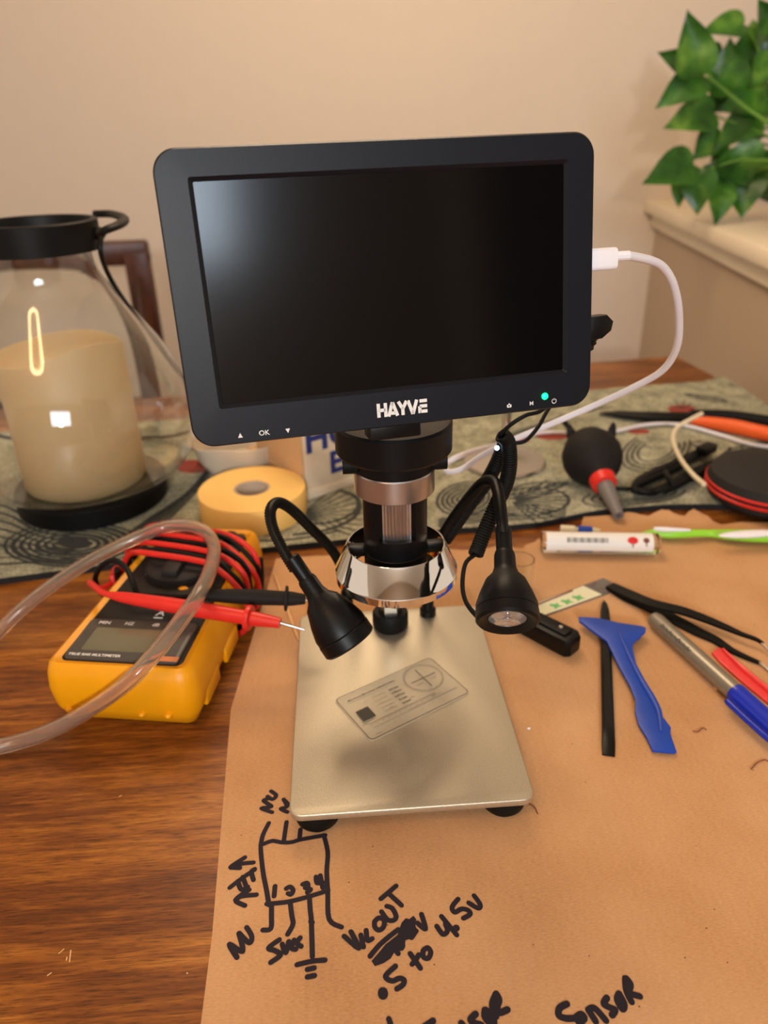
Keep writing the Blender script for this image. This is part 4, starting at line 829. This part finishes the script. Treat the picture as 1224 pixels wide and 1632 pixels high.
P('zip_pull', MB().tube([zp, zp + V((-.001, -.004, -.003)), zp + V((-.003, -.012, -.0135)), zp + V((-.003, -.016, -.0135))], 0.0026, sm=3, flat=0.6).box(tuple(zp + V((0, -.001, .005))), (0.009, 0.006, 0.005), bev=0.001), 'rubber', pu)
P('snap', MB().sphere((px_ - 0.020, py_ - 0.037, RZ + .029), (0.004, 0.003, 0.0015)), 'steel', pu)
# orange-gripped pliers and dark cutter
pl_ = thing('pliers', 'pliers with orange and black grips at the right edge of the runner', 'pliers', T(1180, 690, RZ))
P('orange_grip', MB().tube([T(1098, 670, RZ + .008), T(1125, 673, RZ + .008), T(1170, 680, RZ + .008), T(1224, 692, RZ + .008), T(1290, 705, RZ + .008)], [0.003, 0.0065, 0.008, 0.008, 0.008], sm=5, seg=14), 'orangeh', pl_, label='orange rubber grip')
P('black_grip', MB().tube([T(1100, 660, RZ + .008), T(1160, 662, RZ + .008), T(1224, 672, RZ + .008), T(1290, 682, RZ + .008)], [0.005, 0.006, 0.007, 0.007], sm=5, seg=14), 'rubber', pl_, label='black rubber grip')
P('jaw', MB().tube([T(955, 659, RZ + .003), T(985, 660, RZ + .005), T(1040, 664, RZ + .007), T(1100, 665, RZ + .008), T(1120, 667, RZ + .008)], [0.0015, 0.006, 0.009, 0.009, 0.006], sm=5, seg=14, flat=0.6), 'blackm', pl_, label='dark metal jaw')

# ================================================================== SMALL THINGS ON THE CARDBOARD
# labelled vial
va, vb = T(863, 864, .0088), T(1050, 867, .0088); ax = along(va, vb); L = (vb - va).length
vt = thing('labelled_tube', 'clear plastic tube with a white barcode label in front of the toothbrush', 'tube', (va + vb) / 2 - V((0, 0, .0088)))
P('tube_wall', MB().lathe([(0.0, 0), (0.0078, 0), (0.0086, .0008), (0.0086, L - .001), (0.0076, L), (0.0, L)], seg=32, m=ax), 'glass', vt)
P('label_wrap', MB().lathe([(0.0087, 0.003), (0.0087, L - 0.006)], seg=24, m=ax @ Matrix.Rotation(0, 4, 'Z'), a0=-0.2, a1=PI + 0.3), 'label', vt, label='white printed label')
lp = MB(); vx = (vb - va).normalized(); vy = vx.cross(V((0, -.75, .66))).normalized() * -1; vz = vx.cross(vy)
if vz.z < 0: vy, vz = -vy, -vz
vf = frame(va, vx, vz.cross(vx), vz)
vyy = vz.cross(vx)
for i in range(18): lp.box((0.020 + i * 0.0018, 0.0003, 0.00880), (0.0007 + 0.0006 * (i % 3 == 0), 0.004, 0.0001), 0, m=vf)
lp.sphere((0.0705, 0.0006, 0.0087), (0.0042, 0.0030, 0.0004), 1, vf); lp.sphere((0.0810, 0.0008, 0.0087), (0.0024, 0.0022, 0.0004), 2, vf); lp.box((0.0810, -0.002, 0.0086), (0.001, 0.004, 0.0002), 2, m=vf); lp.box((0.0705, -0.003, 0.0085), (0.001, 0.004, 0.0002), 2, m=vf)
P('label_print', lp, ['cardink', 'red', 'brown'], vt)
# toothbrush
tbk = thing('toothbrush', 'lime green toothbrush with white grips behind the labelled tube', 'toothbrush', T(1130, 852, 0))
pts = [T(1020, 853, .004), T(1040, 850, .005), T(1070, 850, .006), T(1105, 850, .006), T(1130, 850, .005), T(1160, 852, .006), T(1200, 854, .007), T(1290, 857, .007)]
P('handle', MB().tube(pts, [0.0018, 0.0042, 0.0055, 0.0040, 0.0038, 0.0055, 0.0065, 0.0065], sm=5, seg=16, flat=0.75), 'lime', tbk)
P('grip', MB().sphere(T(1195, 851, .0125), (0.026, 0.005, 0.0025)), 'whitep', tbk)
P('grip', MB().tube([T(1043, 843, .009), T(1060, 844, .0105), T(1100, 845, .0100)], [0.0018, 0.0022, 0.001], sm=4), 'whitep', tbk)
# small blue/yellow tube
sv = thing('small_dropper', 'small pale yellow dropper with a blue band behind the labelled tube', 'dropper', T(925, 846, 0))
sa, sb_ = T(893, 845, .005), T(956, 848, .005)
P('dropper_body', MB().tube([sa, sa.lerp(sb_, .35), sa.lerp(sb_, .4), sa.lerp(sb_, .8), sb_], [0.0045, 0.0045, 0.0032, 0.0038, 0.0026], seg=16), 'cream', sv)
P('band', MB().tube([sa.lerp(sb_, .44), sa.lerp(sb_, .80)], 0.0046, seg=16), 'bluep', sv, label='blue band')
# clear cap
cp_ = V((0.1005, 0.126, 0)); tag(P('plastic_cup', MB().lathe([(0.0, .0002), (0.0098, .0002), (0.0102, .001), (0.0108, .026), (0.0100, .026), (0.0094, .0012), (0.0, .0012)], seg=40, m=tl(*cp_)), 'glass'), 'small empty clear plastic cup behind the right black lamp', 'cup')
# test slide
s0, s1, s2, s3 = T(838, 966, .001), T(865, 982, .001), T(992, 937, .001), T(962, 921, .001)
sl = thing('printed_strip', 'clear-ended white strip printed with green marks on the cardboard', 'strip', T(900, 955, 0))
lerp2 = lambda a, b: (s0.lerp(s3, a)).lerp(s1.lerp(s2, a), b)
P('plastic_sheet', MB().prism([tuple(lerp2(a, b)[:2]) for a, b in ((0, 0), (0, 1), (1, 1), (1, 0))], 0.0001, 0.0009), 'greyp', sl)
P('paper_face', MB().prism([tuple(lerp2(a, b)[:2]) for a, b in ((0.02, 0.04), (0.02, .96), (.74, .96), (.72, .04))], 0.0009, 0.0011), 'paper', sl, label='pale printed paper face')
sp = MB(); sp.stroke([lerp2(.12, .18)[:2], lerp2(.56, .10)[:2]], 0.0016, .0013, 1)
for a in (.18, .32, .46): sp.poly([lerp2(a + x, .52 + y)[:2] for x, y in ((0, 0), (.03, -.1), (.06, .02), (.10, 0), (.08, .2), (.10, .34), (.05, .28), (.0, .34), (.02, .15))], .0013, 0)
random.seed(5)
for i in range(30): a, b = random.uniform(.75, .86), random.uniform(.05, .95); sp.stroke([lerp2(a, b)[:2], lerp2(a + .012, b)[:2]], 0.0005, .0013, 1)
P('print', sp, ['gprint', 'brown'], sl)
# black box-like clip behind lamp
q = T(862, 1022, 0); ku = thing('black_loupe', 'black folding loupe lying behind the right lamp head', 'loupe', q)
kd = (T(912, 1030, .004) - T(838, 992, .004)); kd.z = 0; kd.normalize(); kn = V((-kd.y, kd.x, 0))
kf = frame(V(((T(912, 1022, .006) + T(836, 1000, .006)) / 2).to_tuple()[:2] + (0,)), kd, kn, V((0, 0, 1)))
P('case', MB().prism([(-0.022, -0.007), (0.018, -0.0075), (0.021, -0.004), (0.021, 0.006), (0.017, 0.0095), (-0.022, 0.009)], 0.0002, 0.0135, bev=0.0018, m=kf), 'black', ku)
P('plate', MB().prism(rrect(-0.016, -0.0035, 0.015, 0.0055, 0.001), 0.0135, 0.0150, bev=0.0004, m=kf), 'blackm', ku)
P('rivet', MB().lathe([(0.0016, 0.0150), (0.0014, 0.0156), (0, 0.0157)], seg=16, m=kf @ tl(0.008, 0.002)), 'steel', ku)
# black spudger
a, b = T(963, 957, .0012), T(970, 1203, .0012); sgf = along(a, b)
L = (b - a).length; dd = (b - a).normalized(); nn = V((-dd.y, dd.x, 0))
sg = MB(); prof = [(0, .0003, .0006), (.006, .0020, .0014), (.016, .0030, .0021), (.03, .0032, .0024), (L - .02, .0034, .0024), (L - .008, .0036, .0016), (L, .0034, .0005)]
vs = []; fs = []
for (s, w_, h_) in prof:
    c = a + dd * s
    for x, z in ((-1, .0), (-1, .75), (-.55, 1.0), (.55, 1.0), (1, .75), (1, .0)): vs.append(V((c.x + nn.x * w_ * x, c.y + nn.y * w_ * x, 0.0002 + h_ * 2 * max(z, 0))))
for i in range(len(prof) - 1): fs += [(i * 6 + j, i * 6 + (j + 1) % 6, (i + 1) * 6 + (j + 1) % 6, (i + 1) * 6 + j) for j in range(6)]
fs += [tuple(range(6)), tuple(range((len(prof) - 1) * 6, len(prof) * 6))[::-1]]
sg._merge(vs, fs); tag(P('spudger_stick', sg, 'black', sharp=25), 'straight black nylon spudger stick under the blue pry tool', 'pry tool')
# blue pry tool
def blz(x, y): return T(820 + x / 3.03, 880 + y / 3.03, .0062)[:2]
bo_ = [(308, 316), (400, 322), (500, 345), (615, 362), (635, 370), (632, 388), (600, 418), (572, 440), (572, 470), (590, 540), (625, 630), (680, 730), (760, 828), (757, 855), (788, 940), (775, 944), (670, 934), (640, 870), (602, 815), (585, 760), (585, 700), (560, 640), (500, 540), (470, 480), (445, 430), (400, 400), (312, 336)]
bt_ = MB(); pts = [blz(*p) for p in bo_]
bt_.prism(pts, .0052, .0074, bev=0.0006)
for f in bt_.bm.verts: f.co.z -= 0.0042 * min(1, max(0, (0.060 - f.co.y) / 0.10)) * 1.0
rib = [(505, 395), (530, 450), (570, 530), (620, 620), (665, 690), (700, 760), (712, 850)]
rb3 = MB()
bpt = thing('pry_tool', 'blue plastic pry tool with a flared scraper end', 'pry tool', T(1000, 1080, 0))
P('blade', bt_, 'bluep', bpt, sharp=30)
rr_ = []
for i, p in enumerate(rib):
    xy = blz(*p); z = .0074 - 0.0042 * min(1, max(0, (0.060 - xy[1]) / 0.10)); rr_.append(V((xy[0], xy[1], z)))
P('rib', rb3.tube(rr_, [0.0010, 0.0014, 0.0017, 0.0019, 0.0020, 0.0018, 0.0009], sm=5, flat=0.8), 'bluep', bpt)
# marker
ma, mb_ = T(1040, 984, .0062), T(1172, 1104, .0062); ax = along(ma, mb_); L = (mb_ - ma).length; R_ = 0.0056
mkr = thing('marker_pen', 'silver-grey marker pen with blue cap and blue pocket clip', 'marker', ma - V((0, 0, .0062)))
P('barrel', MB().lathe([(0, -0.001), (0.0030, -0.0006), (0.0048, 0.0012), (0.0056, 0.004), (0.0057, L), (0, L)], seg=40, m=ax), 'grey', mkr)
P('cap', MB().lathe([(0.0050, L - .0005), (0.0062, L), (0.0064, L + .004), (0.0062, L + .0045), (0.0063, L + .044), (0.0052, L + .047), (0, L + .047)], seg=40, m=ax), 'bluec', mkr, label='blue cap')
mdir = (mb_ - ma).normalized(); msd = V((mdir.y, -mdir.x, 0)); msd = msd if msd.x < 0 else -msd
c0 = mb_ + mdir * 0.006 + msd * 0.0100 + V((0, 0, .0005))
P('clip', MB().tube([c0 + msd * -0.0012, c0, c0 + mdir * 0.018, c0 + mdir * 0.034 - msd * 0.001, c0 + mdir * 0.039 - msd * 0.0055], [0.0012, 0.0021, 0.0020, 0.0020, 0.0020], seg=12, sm=5), 'bluec', mkr, label='blue pocket clip')
mw = MB(); upv = (CAM - (ma + mb_) / 2); upv -= mdir * upv.dot(mdir); upv.normalize(); sdv = upv.cross(mdir)
mf = frame(ma, mdir, sdv, upv)
mw.text('MARK-IT', 0.0062, mf @ tl(L * .50, -0.0002, 0.00580), bold=0.0001) if False else None
for i, (x, h_) in enumerate(((.014, .0030), (.0185, .0018), (.0225, .0026), (.027, .0018), (.031, .0030), (.0355, .0022), (.040, .0026))):
    mw.stroke([(x, -h_ * .5), (x + .0012, h_ * .6), (x + .0024, -h_ * .3), (x + .0036, h_ * .4)], 0.00045, 0.00585, 0, mf, sm=3)
P('print', mw, 'cardink', mkr)
# red translucent tool
rd = thing('red_pick', 'red plastic pick lying beside the grey marker', 'pick', T(1190, 1070, 0))
ro = [T(1136, 1032, .006), T(1147, 1024, .006), T(1155, 1026, .006), T(1165, 1036, .006), T(1190, 1062, .006), T(1240, 1105, .006), T(1290, 1150, .006), T(1290, 1168, .006), T(1240, 1122, .006), T(1185, 1078, .006), T(1150, 1047, .006)]
P('blade', MB().prism([tuple(p[:2]) for p in ro], .0002, .0022, bev=0.0005), 'redc', rd)
P('ridge', MB().tube([T(1152, 1034, .003), T(1185, 1066, .003), T(1240, 1112, .003), T(1288, 1155, .003)], [0.0008, 0.0016, 0.0018, 0.0018], sm=4), 'redc', rd)
# tweezers
tw = thing('tweezers', 'black tweezers with open steel tips above the marker', 'tweezers', T(975, 933, 0))
def tarm(px, zs, ws, tipz):
    mbt = MB(); n = len(px); pts = [T(p[0], p[1], z) for p, z in zip(px, zs)]; pts = smooth_path(pts, 5); vs = []; fs = []; m = len(pts)
    for i, p in enumerate(pts):
        d = (pts[min(i + 1, m - 1)] - pts[max(i - 1, 0)]); d.z = 0; d.normalize(); nn = V((-d.y, d.x, 0)); w_ = interp(ws, i / (m - 1)); t = 0.0009
        for x, z in ((-1, -t), (-1, t), (1, t), (1, -t)): vs.append(p + nn * w_ * x + V((0, 0, z)))
    for i in range(m - 1): fs += [(i * 4 + j, i * 4 + (j + 1) % 4, (i + 1) * 4 + (j + 1) % 4, (i + 1) * 4 + j) for j in range(4)]
    fs += [(0, 1, 2, 3), tuple(range((m - 1) * 4, m * 4))[::-1]]; mbt._merge(vs, fs); return mbt
u1 = [(972, 933), (1000, 946), (1040, 962), (1085, 973), (1120, 985), (1152, 998), (1180, 1010), (1205, 1019), (1216, 1026)]
u2 = [(972, 935), (1000, 952), (1040, 970), (1080, 990), (1110, 1006), (1140, 1020), (1165, 1036), (1190, 1048), (1212, 1057)]
P('arm', tarm(u1, [.0035, .0050, .0075, .0075, .0070, .006, .006, .006, .006], [0.0042, .0050, .0046, .0044, .0038, .0030, .0018, .0012, .0008], 0), 'blackm', tw, sharp=25)
P('arm', tarm(u2, [.0015, .0015, .0016, .0016, .0016, .0016, .0016, .0016, .0016], [0.0042, .0050, .0050, .0048, .0044, .0034, .0022, .0016, .0010], 0), 'blackm', tw, sharp=25)
P('tip', MB().tube([T(1214, 1025, .006), T(1222, 1034, .006), T(1236, 1052, .005)], [0.0009, 0.0007, 0.0003], sm=3), 'steel', tw, label='bare steel tip')
P('tip', MB().tube([T(1210, 1056, .0016), T(1222, 1066, .0016), T(1238, 1084, .0016)], [0.0011, 0.0009, 0.0003], sm=3), 'steel', tw, label='bare steel tip')
# toothpicks between the probes
for (p0, p1, z0, lb_) in (((436, 912), (476, 1020), .0012, 'wooden toothpick left of the other, under the probe tips'), ((480, 926), (500, 978), .0012, 'wooden toothpick touching the back left corner of the metal base')):
    tag(P('toothpick', MB().tube([T(*p0, z0), T(*p0, z0).lerp(T(*p1, z0), .08), T(*p0, z0).lerp(T(*p1, z0), .92), T(*p1, z0)], [0.0003, 0.0011, 0.0011, 0.0003], seg=10), 'pick'), lb_, 'toothpick')
# hair and debris
for pts, lb_ in (([(818, 1284), (835, 1280), (850, 1285), (857, 1297)], 'thin dark curved hair by the right front foot of the metal base'), ([(1197, 1226), (1206, 1216), (1218, 1211), (1226, 1214)], 'brown curled fibre near the right edge of the cardboard'),
                 ([(1104, 1165), (1112, 1166), (1120, 1160), (1126, 1163)], 'short brown fibre right of the blue pry tool')):
    tag(P('fibre', MB().tube([T(*p, .0006) for p in pts], 0.00028, sm=6, seg=6), 'brown'), lb_, 'fibre')
tag(P('plastic_crumb', MB().sphere(T(843, 1161, .0006), (0.0011, 0.0008, 0.0006), n=8), 'whitep'), 'tiny white crumb on the cardboard right of the metal base', 'crumb')
tag(P('wood_splinter', MB().tube([T(1138, 1094, .0005), T(1143, 1100, .0005)], 0.0006, seg=6), 'pick'), 'tiny pale splinter between the marker and the blue pry tool', 'splinter')

# ================================================================== PLANT ON THE LEDGE
LZ = 0.1555
pc_ = mH @ V((0.56, 0.09, LZ))
pt = thing('potted_pothos', 'green heart-leaved pothos plant trailing over the cream ledge', 'plant', pc_)
P('pot', MB().lathe([(0, LZ), (0.045, LZ), (0.062, LZ + .09), (0.066, LZ + .09), (0.066, LZ + .105), (0.060, LZ + .105), (0.058, LZ + .085), (0, LZ + .085)], seg=48, m=tl(pc_.x, pc_.y)), 'pot', pt)
P('soil', MB().lathe([(0.058, LZ + .086), (0.04, LZ + .094), (0, LZ + .097)], m=tl(pc_.x, pc_.y)), 'soil', pt)
fol = MB(); stm = MB(); random.seed(11)
def leaf(base, tip, nrm, wd, cup=0.25, droop=0.15):
    d = tip - base; L = d.length; d.normalize(); nrm = (nrm - d * nrm.dot(d)).normalized(); s = d.cross(nrm)
    prof = [(0.0, .0), (-0.03, .20), (0.02, .36), (0.12, .46), (0.28, .50), (0.45, .44), (0.62, .33), (0.78, .19), (0.90, .08), (1.0, .0)]
    vs = []; fs = []; k = 5
    for t, w_ in prof:
        for j in range(k):
            x = (j / (k - 1) * 2 - 1); ww = w_ * wd
            lo = -cup * abs(x) ** 1.3 * ww * -1
            vs.append(base + d * (t if abs(x) > .01 or t > 0 else 0.0) * L + s * x * ww + nrm * (lo - droop * L * t * t + 0.006 * math.sin(t * 7 + x * 2) * wd * 6))
    for i in range(len(prof) - 1):
        for j in range(k - 1): fs.append((i * k + j, i * k + j + 1, (i + 1) * k + j + 1, (i + 1) * k + j))
    fol._merge(vs, fs, 0, True)
    stm.tube([base + V((0, .004, 0)), base.lerp(V((pc_.x, pc_.y, base.z)), .18) + V((.01, .05, -.010)), base.lerp(V((pc_.x, pc_.y, LZ + .10)), .45) + V((.02, .06, .0)), V((pc_.x + random.uniform(-.03, .03), pc_.y + random.uniform(-.03, .03), LZ + .09))], 0.0016, sm=4, seg=6)
view = V((-0.35, -0.9, 0.25)).normalized()
lv_ = [((1112, 118), (1099, 18), 46, .90), ((1185, 40), (1122, 44), 36, .98), ((1195, 118), (1205, 30), 60, 1.02), ((1094, 102), (1054, 84), 24, .95), ((1122, 122), (1047, 166), 42, .92), ((1138, 180), (1064, 196), 46, .94),
       ((1104, 262), (1032, 284), 48, .90), ((1118, 270), (1108, 342), 42, .92), ((1152, 290), (1143, 358), 34, .92), ((1190, 268), (1182, 345), 50, .95), ((1086, 285), (1080, 332), 20, .96), ((1165, 150), (1160, 60), 48, 1.0),
       ((1224, 150), (1150, 170), 50, .97), ((1206, 190), (1140, 230), 46, .95), ((1170, 235), (1195, 300), 54, .93), ((1150, 215), (1105, 250), 40, .97), ((1230, 240), (1215, 320), 48, .94), ((1224, 60), (1218, 0), 40, 1.0),
       ((1150, 95), (1118, 110), 40, 1.03), ((1180, 200), (1224, 215), 46, 1.02), ((1165, 240), (1140, 300), 40, 1.0), ((1240, 100), (1200, 130), 46, .96), ((1215, 270), (1250, 330), 46, .98), ((1140, 140), (1180, 175), 40, 1.04), ((1250, 20), (1215, 50), 30, .99),
       ((1130, 262), (1162, 325), 30, .95), ((1195, 90), (1238, 120), 50, 1.05), ((1205, 150), (1230, 190), 50, 1.03)]
for (b_, t_, wpx, Y) in lv_:
    dep = TY(b_[0], b_[1], Y); tp_ = TY(t_[0], t_[1], Y - random.uniform(0.0, 0.035)); dd_ = (dep - CAM).dot(AX[2])
    nv = (view + V((random.uniform(-.45, .45), random.uniform(-.1, .2), random.uniform(-.25, .45)))).normalized()
    leaf(dep, tp_, nv, wpx * 1.42 * dd_ / F)
P('foliage', fol, 'leaf', pt, label='glossy variegated green leaves', sharp=60)
P('stems', stm, 'stem', pt)
